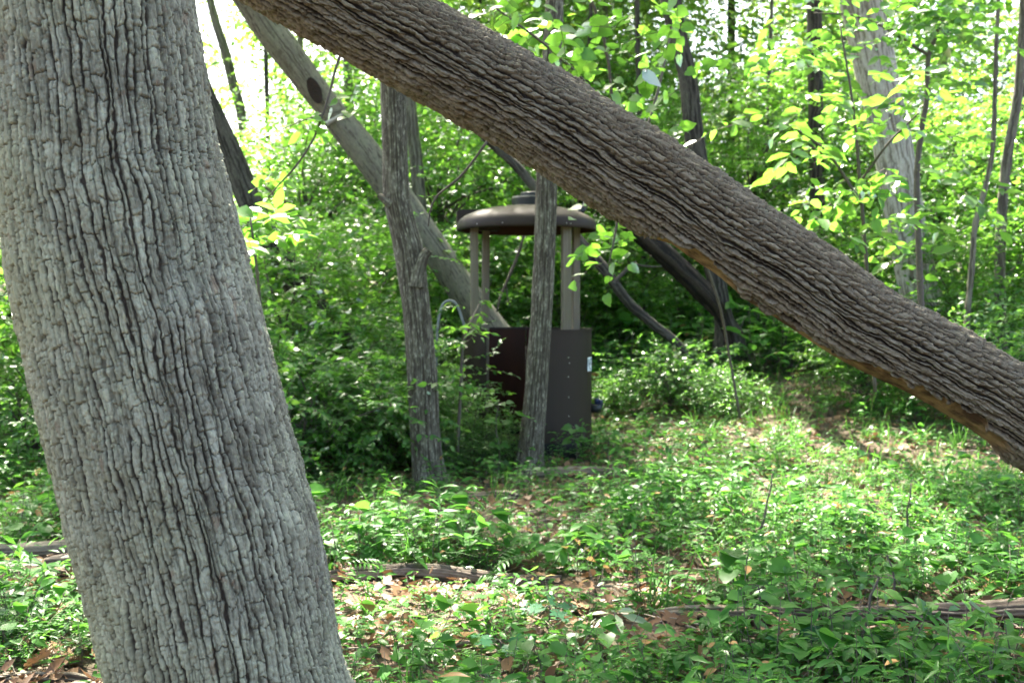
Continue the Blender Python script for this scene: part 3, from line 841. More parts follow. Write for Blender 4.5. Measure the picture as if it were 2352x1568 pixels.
# body: panels round the back and sides, a door opening facing left front (angles from +X, camera at -90 deg)
Z0, Z1 = .20, zrim
door_a, door_b = R(-128), R(-88)
def panel(a0, a1, n, nm, lab=None):
    V, F = lathe([(RB - .012, Z0), (RB, Z0), (RB + .0, Z1), (RB - .012, Z1)], n, a0, a1, True)
    mi = []
    for f in F:
        c = V[f].mean(0); rr = math.hypot(c[0], c[1])
        mi.append(1 if rr < RB - .009 else 0)
    o = add(nm, mesh_tris(nm, V, F, [M['booth'], M['booth_in']], None, False, mi), booth)
    if lab:
        o['label'] = lab
    return o
pan = panel(door_b, R(-12), 26, 'body_panel', 'brown side panel with a row of rivets')
panel(R(-11.6), R(90), 28, 'body_panel')
panel(R(90.4), R(190), 28, 'body_panel')
panel(R(190.4), door_a + R(360), 16, 'body_panel')
V, F = lathe([(RB + .012, -.10), (RB + .012, .215), (RB - .004, .225), (RB - .02, .20), (RB - .02, -.10)], 64, 0, 2 * math.pi, True)
add('base_skirt', mesh_tris('base_skirt', V, F, [M['booth_base']], None, True), booth)
V, F = lathe([(.002, .16), (RB - .015, .16), (RB - .015, .12), (.002, .12)], 48)
add('floor_plate', mesh_tris('floor_plate', V, F, [M['booth_in']], None, False), booth)
V, F = lathe([(RB + .008, Z1 - .004), (RB + .008, Z1 + .018), (RB - .028, Z1 + .018), (RB - .028, Z1 - .004)], 64, door_b, door_a + R(360), True)
add('rim', mesh_tris('rim', V, F, [M['booth']], None, False), booth)
# roof dome with a turned-down lip, orange inside
prof = [(RR - .03, zroof + .004), (RR - .004, zroof), (RR, zroof + .02), (RR, zroof + .075), (RR - .02, zroof + .108), (RR - .07, zroof + .145), (RR - .17, zroof + .188), (RR - .30, zroof + .222), (RR - .46, zroof + .244), (.10, zroof + .252), (.002, zroof + .253)]
V, F = lathe(prof, 72)
roof = add('roof', mesh_tris('roof', V, F, [M['booth']], None, True), booth)
V, F = lathe([(RR - .031, zroof + .003), (RR - .034, zroof + .07), (RR - .10, zroof + .12), (RR - .3, zroof + .19), (.002, zroof + .22)], 72)
add('roof_lining', mesh_tris('roof_lining', V, F[:, ::-1], [M['booth_in']], None, True), roof)
zt = zroof + .24
V, F = lathe([(.205, zt - .03), (.215, zt + .085), (.20, zt + .105), (.125, zt + .108), (.125, zt + .14), (.115, zt + .148), (.002, zt + .15)], 40)
vc = add('vent_cap', mesh_tris('vent_cap', V, F, [M['black']], None, False), roof); vc['label'] = 'black round vent cap'; vc.location = (.06, .05, 0)
bx = add('roof_box', bevel_box(.44, .30, .21, .014), roof); bx.data.materials.append(M['booth'])
bx.location = (-.50, .40, zroof + .135); bx.rotation_euler = (0, 0, R(5))
V, T = simple_tube([(.50, .12, zroof + .15), (.54, .10, zroof + .20), (.575, .09, zroof + .245)], [.036, .036, .034], 14)
pe = add('roof_pipe', mesh_tris('roof_pipe', V, T, [M['black']], None, True), roof)
V, T = simple_tube([(.575, .09, zroof + .243), (.61, .08, zroof + .29), (.66, .07, zroof + .315)], [.032, .032, .031], 14)
add('pipe_elbow', mesh_tris('pipe_elbow', V, T, [M['pipe']], None, True), roof)
for i, (x, y, w) in enumerate(((-.513, -.22, .076), (-.425, .37, .074), (.372, -.42, .086), (.505, .27, .072))):
    zb = .17
    h_ = zroof + .09 - zb
    me = bevel_box(w, w * .95, h_, .006); me.materials.append(M['post'])
    o = add('post', me, booth); o.location = (x, y, zb + h_ / 2); o.rotation_euler = (R([.4, -.3, .2, -.5][i]), R([-.3, .5, -.2, .3][i]), R(7 + i * 3))
rv = bpy.data.meshes.new('rivet')
import bmesh
bm = bmesh.new(); bmesh.ops.create_uvsphere(bm, u_segments=8, v_segments=4, radius=.0052); bm.to_mesh(rv); bm.free(); rv.materials.append(M['rivet'])
for i, (ang, z) in enumerate([(-53, .97), (-52, .92), (-53, .80), (-52.5, .62), (-52.5, .45)]):
    o = add('rivet', rv, pan); o.location = (RB * math.cos(R(ang)), RB * math.sin(R(ang)), Z0 + (z - .2) * (Z1 - Z0) / 1.0)
for ang in (-58, -54, -134, -110):
    o = add('rivet', rv, roof); o.location = (RR * math.cos(R(ang)), RR * math.sin(R(ang)), zroof + .035)
# white number plate near the right edge of the panel, its marks too worn to read
ang = R(-20.5)
pw, phh = .125, .135
pc = np.array([(RB + .004) * math.cos(ang), (RB + .004) * math.sin(ang), P(1210, 833, 10.5)[2] - KZ])
pm = bevel_box(pw, .004, phh, .001); pm.materials.append(M['white'])
plate = add('number_plate', pm, booth); plate.location = pc; plate.rotation_euler = (0, 0, ang + R(90)); plate['label'] = 'small white number plate with worn dark marks'
for (x, z, w, h_) in ((-.050, .045, .014, .018), (-.052, .010, .010, .05), (-.012, .0, .012, .09), (-.006, .006, .020, .012), (.022, .045, .022, .012), (.030, .02, .012, .05), (.018, -.004, .022, .012), (.022, -.048, .022, .014), (.048, .05, .012, .016)):
    k = bevel_box(w, .0025, h_, .0006); k.materials.append(M['ink'])
    o = add('mark', k, plate); o.location = (x, -.0025, z)
# blue and black fitting low on the right side
V, T = simple_tube([(RB - .01, -.05, .50), (RB + .05, -.06, .50), (RB + .09, -.06, .50)], [.05, .05, .045], 12)
fi = add('hose_fitting', mesh_tris('hose_fitting', V, T, [M['black']], None, True), booth)
V, T = simple_tube([(RB + .045, -.06, .545), (RB + .05, -.06, .59), (RB + .05, -.06, .60)], [.022, .026, .02], 10)
add('blue_cap', mesh_tris('blue_cap', V, T, [M['blue']], None, True), fi)
V, T = simple_tube([(RB + .085, -.06, .50), (RB + .088, -.06, .57), (RB + .088, -.06, .585)], [.018, .024, .018], 10)
add('blue_cap', mesh_tris('blue_cap', V, T, [M['blue']], None, True), fi)
# bent grey grab rail left of the booth
q = [(1001, 1010), (1002, 900), (1003, 800), (1006, 745), (1012, 712), (1020, 696), (1032, 690), (1044, 694), (1053, 708), (1060, 728), (1070, 760), (1085, 830), (1100, 900)]
pr = np.array([P(x, y, 10.25) for x, y in q])
gr = add('grab_rail', None, None, (float(pr[0, 0]), 10.25, KZ), 'bent grey metal hoop rail beside the booth', 'rail')
C, L_, _ = catmull(np.c_[pr, np.full(len(pr), .014)], np.linspace(0, np.sum(np.linalg.norm(np.diff(pr, axis=0), axis=1)) - 1e-4, 90))
V, T = simple_tube(C[:, :3], C[:, 3], 12)
add('hoop', localise(mesh_tris('hoop', V, T, [M['galv']], None, True), gr), gr)

# ------------------------------------------------------------------ shrubs and understory trees
SHRUB = {
    'low': crown_mesh('shrub_low', 71, 22, (.85, .85, .62), 480, 11, .068, 'ovate', M['leaf_shrub'], .30, .22, .15, .012, .0022, .5),
    'tall': crown_mesh('shrub_tall', 72, 26, (1.05, 1.05, 1.35), 600, 11, .098, 'far', M['leaf_under'], .40, .28, .12, .016, .0025, .5),
    'fine': crown_mesh('shrub_fine', 73, 24, (.62, .62, .58), 620, 12, .038, 'ovate', M['leaf_shrub'], .24, .17, .12, .009, .0018, .5),
    'under': crown_mesh('under_crown', 74, 15, (1.7, 1.7, 1.1), 620, 12, .098, 'far', M['leaf_under'], .48, .42, .1, .022, .003, .5),
    'under2': crown_mesh('under_crown2', 75, 13, (1.5, 1.5, 1.3), 520, 12, .105, 'far', M['leaf_under'], .50, .40, .1, .022, .003, .55),
}
stem_mesh = {}
def stems(seed, h=.5, n=4, r=.012):
    rng = np.random.default_rng(seed); g = Geo()
    for i in range(n):
        e = np.array([rng.normal(0, .14), rng.normal(0, .14), h * rng.uniform(.8, 1.2)])
        q = np.linspace(0, 1, 4)[:, None]
        g.tube(np.array([0, 0, -.06]) + (e + np.array([0, 0, .06])) * q + rng.normal(0, .015, (4, 3)), r * np.array([1, .85, .7, .5]), 5, 0)
    return g.mesh('stems', [M['twig']])
STEMS = stems(5)
def shrub(name, label, xd, D, kind, scale, rot, group=None, dz=0.0):
    x = (xd - 1176) / FPX * D
    z = float(ground_z(x, D))
    root = thing(name, label, 'shrub', (x, D, z), group)
    f = add('foliage', SHRUB[kind], root); f.location = (0, 0, .12 * scale + dz); f.scale = (scale,) * 3; f.rotation_euler = (0, 0, rot)
    s = add('stems', STEMS, root); s.scale = (scale,) * 3; s.rotation_euler = (0, 0, rot)
    return root

shr = [
    ('tall', 640, 10.6, 1.0, 'tall leafy shrub against the dark leaning trunk beside the big grey trunk'),
    ('tall', 745, 12.2, 1.05, 'tall bright shrub midway between the big grey trunk and the slender tree'),
    ('tall', 860, 13.6, 1.1, 'tall shrub close behind the slender grey tree on its left'),
    ('low', 690, 9.0, 1.15, 'low dark green shrub in the shade right of the big grey trunk'),
    ('low', 800, 10.2, 1.25, 'low shrub over the foot of the dark leaning trunk'),
    ('low', 880, 9.6, .95, 'small shrub touching the slender tree from the left'),
    ('tall', 570, 13.5, 1.1, 'shrub peeping out beside the big grey trunk at mid height'),
    ('tall', 55, 12.5, 1.05, 'tall shrub left of the big grey trunk near the picture edge'),
    ('tall', -110, 10.5, 1.1, 'leafy shrub cut by the left picture edge'),
    ('tall', 150, 15.0, 1.1, 'shrub behind the big grey trunk on its left side'),
    ('low', 80, 9.6, 1.1, 'low shrub over the litter left of the big grey trunk'),
    ('fine', 1030, 9.75, .60, 'fine-leaved bush hiding the left side of the booth'),
    ('fine', 1084, 9.5, .56, 'small bush at the left corner of the booth'),
    ('fine', 1030, 9.2, .42, 'small bush at the foot of the slender grey tree'),
    ('fine', 1160, 9.5, .36, 'tiny bush between the booth and the slim speckled tree'),
    ('tall', 1040, 14.5, 1.1, 'shrub beyond the grab rail'),
    ('fine', 985, 10.6, .85, 'dense bush close behind the foot of the slender grey tree'),
    ('tall', 1170, 15.5, 1.0, 'shrub seen through the posts of the booth on the left'),
    ('tall', 1300, 15.2, .95, 'shrub seen through the posts of the booth on the right'),
    ('tall', 1430, 15.6, .95, 'shrub right of the booth under the dead limb'),
    ('low', 1410, 12.4, .45, 'low bush just right of the booth panel'),
    ('low', 1545, 12.0, .68, 'low bush left of the bent tree foot'),
    ('tall', 1600, 17.5, 1.0, 'shrub behind the dark bent tree'),
    ('tall', 1770, 15.5, .9, 'shrub below the leaning trunk beside the straight trunk'),
    ('tall', 1950, 14.0, .8, 'sunny shrub in front of the pale tree'),
    ('tall', 1985, 11.4, .5, 'bright shrub overlapping the pale tree near the leaning trunk'),
    ('tall', 2220, 12.6, .85, 'shrub right of the pale tree at mid height'),
    ('low', 2270, 11.0, 1.0, 'low shrub at the foot of the crooked stem'),
    ('tall', 2390, 13.0, 1.15, 'leafy shrub at the right picture edge'),
    ('low', 1680, 11.5, .45, 'little bush in the grass below the rotten limb'),
]
for i, (k, x, D, s, lab) in enumerate(shr):
    shrub('shrub', lab, x, D, k, s, i * 1.7, 'shrubs under the trees')

und = [
    (760, 17.5, 3.2, 'above the shrubs between the big grey trunk and the snag'), (720, 15.0, 2.9, 'under the bare snag'), (840, 18.0, 3.6, 'behind the snag and the slender tree'),
    (1010, 16.0, 3.0, 'between the slender tree and the booth roof'), (1130, 19.0, 3.9, 'high behind the booth roof'), (1290, 17.0, 3.0, 'behind the booth roof under the leaning trunk'),
    (1400, 20.0, 4.6, 'above the leaning trunk left of the bent tree'), (1560, 18.0, 3.6, 'behind the bent tree'), (1700, 16.5, 3.3, 'between the bent tree and the straight trunk'),
    (1800, 20.0, 4.4, 'left of the straight trunk'), (1960, 18.0, 3.7, 'behind the pale tree on its left'), (2150, 16.0, 3.1, 'right of the pale tree'),
    (2250, 19.0, 4.3, 'behind the crooked stem'), (2370, 15.0, 3.0, 'at the right edge behind the knobbly trunk'), (60, 17.0, 3.3, 'left of the big grey trunk'), (-60, 14.0, 3.0, 'at the far left edge'),
]
for i, (x, D, h, wh) in enumerate(und):
    X = (x - 1176) / FPX * D
    z = float(ground_z(X, D)); rng = np.random.default_rng(500 + i)
    root = thing('understory_tree', 'small leafy understory tree ' + wh, 'tree', (X, D, z), 'small understory trees')
    p = np.array([[X + rng.normal(0, .12) * t, D + rng.normal(0, .12) * t, z - .15 + (h - z + .4) * t, .045 * (1.15 - .6 * t)] for t in np.linspace(1, 0, 6)])
    add('trunk', localise(trunk_mesh('trunk', p, M['bark_dark'], 12, .12, None, seed=80 + i), root), root)
    c = add('crown', SHRUB['under' if i % 2 else 'under2'], root)
    c.location = (p[0, 0] - X, p[0, 1] - D, h - z - .5); c.rotation_euler = (0, 0, i * 2.1); s = rng.uniform(.9, 1.15); c.scale = (s, s, s)

# ------------------------------------------------------------------ leafy branches near the camera
def leafy(name, label, cat, stemrows, sprayrows, kind, leaf, mat, n=7, slen=.35, seed=0, drop=.3, tilt=.6, base=None, D=None, zs=.35, toward=None):
    rng = np.random.default_rng(seed)
    g = Geo()
    for rows in stemrows:
        p = trace(rows, D)
        C, L_, _ = catmull(p, np.linspace(0, np.sum(np.linalg.norm(np.diff(p[:, :3], axis=0), axis=1)) - 1e-4, 24))
        g.tube(C[:, :3], C[:, 3], 6)
    g2 = Geo()
    org = np.array([P(x, y, d) for x, y, d in sprayrows])
    d = rand_dirs(rng, len(org), zs)
    if toward is not None:
        d = unit(d + np.array(toward))
    sprays(g2, rng, kind, org, d, slen, n, leaf, drop, tilt, .0025)
    r0 = org.mean(0) if base is None else P(*base)
    root = thing(name, label, cat, tuple(float(v) for v in r0))
    add('branch', localise(g.mesh('branch', [M['twig'], M['twig']]), root), root)
    add('leaves', localise(g2.mesh('leaves', [M[mat], M['twig']]), root), root)
    return root

rg = random.Random(12)
def top_edge(x):          # upper outline of the leaning trunk
    return np.interp(x, [1000, 1169, 1347, 1532, 1736, 1951, 2170, 2352], [0, 92, 219, 328, 461, 602, 739, 833])
pts_ = []
while len(pts_) < 60:
    x, y = rg.uniform(1020, 1580), rg.uniform(-90, 300)
    if y < top_edge(x) + 20:
        pts_.append((x, y, rg.uniform(5.6, 8.2)))
leafy('round_leaved_tree', 'young tree with big round green leaves above the leaning trunk', 'tree',
      [[(1700, 960, 6, 8.4), (1672, 800, 6, 8.3), (1650, 690, 6, 8.0), (1600, 560, 6, 7.8), (1520, 430, 6, 7.5), (1425, 320, 6, 7.2), (1390, 100, 7, 7.0), (1330, -80, 6, 6.8)], [(1425, 330, 8, 7.2), (1360, 210, 7, 6.8), (1260, 110, 6, 6.4), (1140, 20, 4, 6.2)], [(1440, 420, 8, 7.3), (1500, 250, 7, 7.4), (1545, 60, 5, 7.6)]],
      pts_, 'heart', .105, 'leaf_under', 6, .34, 31, .5, .75)
pts_ = [(rg.gauss(2000, 125), rg.gauss(370, 140), rg.uniform(6.8, 8.6)) for _ in range(85)]
pts_ = [q for q in pts_ if q[1] < top_edge(q[0]) - 30]
leafy('long_leaved_sapling', 'sapling with long drooping bright leaves in front of the pale tree', 'tree',
      [[(2010, 900, 8, 7.8), (1990, 600, 8, 7.7), (1975, 420, 8, 7.6), (1960, 250, 6, 7.5), (1930, 60, 4, 7.4)], [(1975, 420, 7, 7.6), (2040, 330, 6, 7.4), (2110, 260, 4, 7.2)], [(1980, 470, 7, 7.6), (1900, 350, 6, 7.6), (1820, 290, 4, 7.6)]],
      pts_, 'ovate', .15, 'leaf_under', 6, .36, 32, .45, .55)
pts_ = [(rg.gauss(2140, 62), rg.gauss(30, 75), rg.uniform(8.3, 9.6)) for _ in range(80)] + [(rg.gauss(1850, 50), rg.gauss(80, 70), rg.uniform(8.3, 9.6)) for _ in range(34)]
leafy('dark_leaved_sapling', 'crooked black stem with dark leaves right of the pale tree', 'tree',
      [[(2120, 820, 16, 9.0), (2110, 560, 14, 9.0), (2106, 400, 13, 9.0), (2118, 290, 13, 9.0), (2130, 220, 12, 9.0), (2132, 130, 11, 9.0), (2155, 70, 9, 9.0), (2190, -60, 6, 9.0)], [(2131, 126, 8, 9.0), (2090, 100, 6, 9.0), (2040, 60, 5, 9.0)], [(2090, 100, 5, 9), (1980, 40, 4, 9), (1870, 30, 3, 9)]],
      pts_, 'ovate', .14, 'leaf_shrub', 7, .38, 33, .3, .6)
pts_ = [(772 - t * 150 + rg.gauss(0, 26), 150 + t * 290 + rg.gauss(0, 34), 5.4 + rg.gauss(0, .12)) for t in [i / 20 for i in range(21)]] + [(rg.uniform(775, 840), rg.uniform(170, 260), 5.5) for _ in range(5)]
pts_ = [q for q in pts_ if math.hypot(q[0] - 715, q[1] - 195) > 88]
leafy('hanging_branch', 'thin hanging branch with round leaves in front of the bare snag', 'branch',
      [[(800, 90, 7, 5.4), (775, 145, 7, 5.4), (758, 210, 6, 5.4), (742, 262, 6, 5.4), (717, 325, 5, 5.4), (676, 386, 5, 5.4), (640, 425, 4, 5.4), (615, 455, 3, 5.4)], [(742, 262, 4, 5.4), (700, 276, 3, 5.4), (640, 300, 2, 5.4)]],
      pts_, 'heart', .075, 'leaf_under', 3, .16, 34, .4, .8)
leafy('arched_twig', 'bare dark twig arching down from the leaning trunk by the slender tree', 'twig',
      [[(1118, 326, 6, 4.6), (1090, 365, 6, 4.6), (1056, 407, 6, 4.6), (1020, 436, 5, 4.6), (1000, 455, 5, 4.6), (988, 485, 4, 4.6), (984, 520, 3, 4.6)]],
      [(1000, 452, 4.6), (1060, 402, 4.6)], 'heart', .05, 'leaf_under', 2, .1, 35)
leafy('dangling_twig', 'forked dark twig hanging inside the open booth', 'twig',
      [[(1212, 505, 7, 11.4), (1200, 552, 7, 11.4), (1184, 600, 7, 11.4), (1165, 645, 6, 11.4), (1150, 680, 5, 11.4), (1141, 716, 4, 11.4)], [(1161, 652, 4, 11.4), (1168, 690, 3, 11.4), (1172, 700, 2, 11.4)]],
      [(1150, 690, 11.4), (1170, 690, 11.4)], 'ovate', .06, 'leaf_under', 3, .12, 36)
pts_ = [(rg.gauss(1400, 34), rg.gauss(535, 55), rg.uniform(7.6, 8.3)) for _ in range(12)]
leafy('drooping_branch', 'branch with large heart-shaped leaves drooping right of the booth roof', 'branch',
      [[(1430, 400, 8, 7.9), (1424, 470, 7, 7.9), (1412, 540, 5, 7.9), (1398, 610, 3, 7.9)]],
      pts_, 'heart', .115, 'leaf_under', 4, .22, 37, .9, .9)
pts_ = [(rg.gauss(578, 36), rg.gauss(520, 50), rg.uniform(6.2, 6.9)) for _ in range(16)]
leafy('broad_leaved_sapling', 'broad-leaved sapling pressed against the big grey trunk at mid height', 'tree',
      [[(640, 1120, 11, 6.6), (610, 850, 10, 6.6), (592, 640, 8, 6.5), (575, 500, 5, 6.5)]],
      pts_, 'ovate', .15, 'leaf_under', 7, .2, 38, .3, .55)
pts_ = [(rg.uniform(1325, 1350) if i % 3 else rg.uniform(1030, 1060), rg.uniform(640, 790), 9.3) for i in range(14)]
pts_ = [(rg.gauss(1060, 26), rg.gauss(755, 26), 9.0) for i in range(12)] + [(1108, 690, 9.6), (1112, 660, 9.6), (1104, 715, 9.6)]
leafy('lit_sapling', 'sapling with yellow-green sunlit leaves by the left booth posts', 'tree',
      [[(1050, 1040, 9, 9.1), (1058, 900, 8, 9.1), (1066, 780, 6, 9.1), (1100, 700, 4, 9.5)]],
      pts_, 'lance', .12, 'leaf_under', 5, .2, 39, .3, .5)

# ------------------------------------------------------------------ seedlings standing in the herbs
def seedling(name, label, xd, yd, stem_px, kind, leaf, mat, n, seed, lean_px=0, spread=.10, cat='seedling', layers=1):
    """a stem rooted where the ground shows at (xd, yd), stem_px tall in the picture"""
    D = gD(yd)
    x = (xd - 1176) / FPX * D
    D = CAMZ / ((yd - 700) / FPX)
    gz = float(ground_z(x, D))
    base = np.array([x, D, gz])
    h = stem_px / FPX * D
    rng = np.random.default_rng(seed)
    top = base + np.array([lean_px / FPX * D, rng.normal(0, .03), h])
    root = thing(name, label, cat, tuple(float(v) for v in base))
    q = np.linspace(0, 1, 6)[:, None]
    p = base + (top - base) * q; p[1:5, :2] += rng.normal(0, .008 + .012 * h, (4, 2)); p[0, 2] -= .03
    g = Geo(); g.tube(p, .0055 * (1.1 - .6 * q[:, 0]) * (1 + h), 6)
    add('stem', localise(g.mesh('stem', [M['twig'], M['twig']]), root), root)
    g = Geo()
    for L in range(layers):
        f = 1 - L * .28
        o = base + (top - base) * f
        k = n
        a = np.arange(k) / k * 2 * np.pi + rng.uniform(0, 6)
        yd_ = np.stack([np.cos(a), np.sin(a), rng.normal(-.1, .2, k)], -1)
        pos = o + yd_ * spread * rng.uniform(.2, .6, (k, 1))
        for j in range(k):
            g.tube(np.array([o, pos[j]]), [.002, .0015], 3)
        nd = np.array([0, -.35, 1.0]) + rng.normal(0, .3, (k, 3))
        g.leaves(rng, kind, pos, yd_, nd, leaf * rng.uniform(.75, 1.2, k))
    add('leaves', localise(g.mesh('leaves', [M[mat], M['twig']]), root), root)
    return root

seedling('oak_seedling', 'oak seedling with broad blue-green lobed leaves in the sunny patch', 1258, 1475, 75, 'oak', .135, 'leaf_blue', 5, 1, 5, .08)
seedling('oak_seedling', 'smaller oak seedling lower left of the sunny patch', 1150, 1530, 55, 'oak', .12, 'leaf_blue', 5, 2, -5, .08)
seedling('pale_seedling', 'seedling with pale silvery star of leaves right of the oak seedling', 1408, 1478, 45, 'lance', .13, 'leaf_pale', 6, 3, 10, .05)
seedling('pale_seedling', 'pale-leaved seedling left of the sunny patch', 965, 1540, 30, 'ovate', .09, 'leaf_pale', 5, 4, 0, .05)
seedling('thin_sapling', 'thin dark stem leaning over the long log with a few leaves', 1962, 1560, 240, 'ovate', .075, 'leaf_herb', 5, 5, 60, .12, layers=3)
seedling('thin_sapling', 'thin dark stem crossing the long log further right', 2074, 1440, 165, 'ovate', .06, 'leaf_herb', 5, 6, -25, .12, layers=2)
seedling('thin_sapling', 'short upright dark stem before the left half of the long log', 1741, 1475, 130, 'ovate', .085, 'leaf_herb', 5, 7, 5, .1, layers=3)
seedling('thin_sapling', 'tall bare stem in the middle of the grass', 1745, 1260, 190, 'ovate', .055, 'leaf_herb', 4, 8, 28, .08, layers=2)
seedling('thin_sapling', 'pale thin stem in the bright grass under the leaning trunk', 2085, 1265, 160, 'ovate', .055, 'leaf_herb', 4, 9, 8, .08, layers=2)
seedling('round_leaved_seedling', 'leafy seedling in front of the booth panel', 1330, 1078, 90, 'heart', .085, 'leaf_shrub', 5, 10, -12, .10, layers=2)
seedling('round_leaved_seedling', 'seedling with round leaves low in front of the booth', 1395, 1085, 80, 'heart', .07, 'leaf_shrub', 5, 11, 6, .10, layers=2)
seedling('round_leaved_seedling', 'seedling in front of the dark booth doorway', 1142, 1095, 170, 'heart', .08, 'leaf_shrub', 6, 12, 4, .12, layers=4)
seedling('broad_herb', 'plant with broad shiny leaves at the left edge by the log', 30, 1330, 26, 'ovate', .15, 'leaf_pale', 4, 13, 0, .06)
seedling('broad_herb', 'broad-leaved plant in the bottom right shade', 1830, 1550, 60, 'ovate', .14, 'leaf_blue', 6, 14, 0, .07)
seedling('broad_herb', 'clump of broad bright leaves at the right edge', 2330, 1390, 90, 'lance', .20, 'leaf_herb', 8, 15, 0, .06, layers=2)
seedling('round_leaved_seedling', 'round-leaved seedling right of the short upright stem', 2100, 1540, 80, 'heart', .10, 'leaf_herb', 5, 16, 0, .08)
seedling('yellow_stalks', 'dry yellow stalk at the bottom right corner', 2276, 1600, 90, 'lance', .10, 'leaf_herb', 4, 17, 4, .05)
seedling('round_leaved_seedling', 'seedling at the left edge above the sunlit log', 110, 1120, 40, 'ovate', .14, 'leaf_herb', 5, 18, 0, .08)

# ------------------------------------------------------------------ ground cover (too many to count)
def col_of(name, meshes):
    c = bpy.data.collections.new(name)
    for i, me in enumerate(meshes):
        o = bpy.data.objects.new(f'{name}_{i:02d}', me)
        c.objects.link(o)
    return c

def scatter(name, label, cat, coll, nvar, pos, rot, scl, seed=0):
    rng = np.random.default_rng(seed)
    me = bpy.data.meshes.new(name)
    n = len(pos)
    me.vertices.add(n); me.vertices.foreach_set('co', np.asarray(pos, np.float32).ravel())
    a = me.attributes.new('rot', 'FLOAT_VECTOR', 'POINT'); a.data.foreach_set('vector', np.asarray(rot, np.float32).ravel())
    a = me.attributes.new('scl', 'FLOAT', 'POINT'); a.data.foreach_set('value', np.asarray(scl, np.float32))
    a = me.attributes.new('idx', 'INT', 'POINT'); a.data.foreach_set('value', rng.integers(0, nvar, n).astype(np.int32))
    o = add(name, me, label=label, cat=cat, kind='stuff')
    ng = bpy.data.node_groups.new(name, 'GeometryNodeTree')
    ng.interface.new_socket('Geometry', in_out='INPUT', socket_type='NodeSocketGeometry')
    ng.interface.new_socket('Geometry', in_out='OUTPUT', socket_type='NodeSocketGeometry')
    gi, go = ng.nodes.new('NodeGroupInput'), ng.nodes.new('NodeGroupOutput')
    iop = ng.nodes.new('GeometryNodeInstanceOnPoints')
    ci = ng.nodes.new('GeometryNodeCollectionInfo')
    ci.inputs['Collection'].default_value = coll
    ci.inputs['Separate Children'].default_value = True
    ci.inputs['Reset Children'].default_value = True
    def na_(nm, t):
        q = ng.nodes.new('GeometryNodeInputNamedAttribute'); q.data_type = t; q.inputs[0].default_value = nm
        return q.outputs[0]
    e = ng.nodes.new('FunctionNodeEulerToRotation')
    ng.links.new(na_('rot', 'FLOAT_VECTOR'), e.inputs[0])
    ng.links.new(gi.outputs[0], iop.inputs['Points'])
    ng.links.new(ci.outputs[0], iop.inputs['Instance'])
    iop.inputs['Pick Instance'].default_value = True
    ng.links.new(na_('idx', 'INT'), iop.inputs['Instance Index'])
    ng.links.new(e.outputs[0], iop.inputs['Rotation'])
    ng.links.new(na_('scl', 'FLOAT'), iop.inputs['Scale'])
    ng.links.new(iop.outputs[0], go.inputs[0])
    md = o.modifiers.new('scatter', 'NODES'); md.node_group = ng
    return o

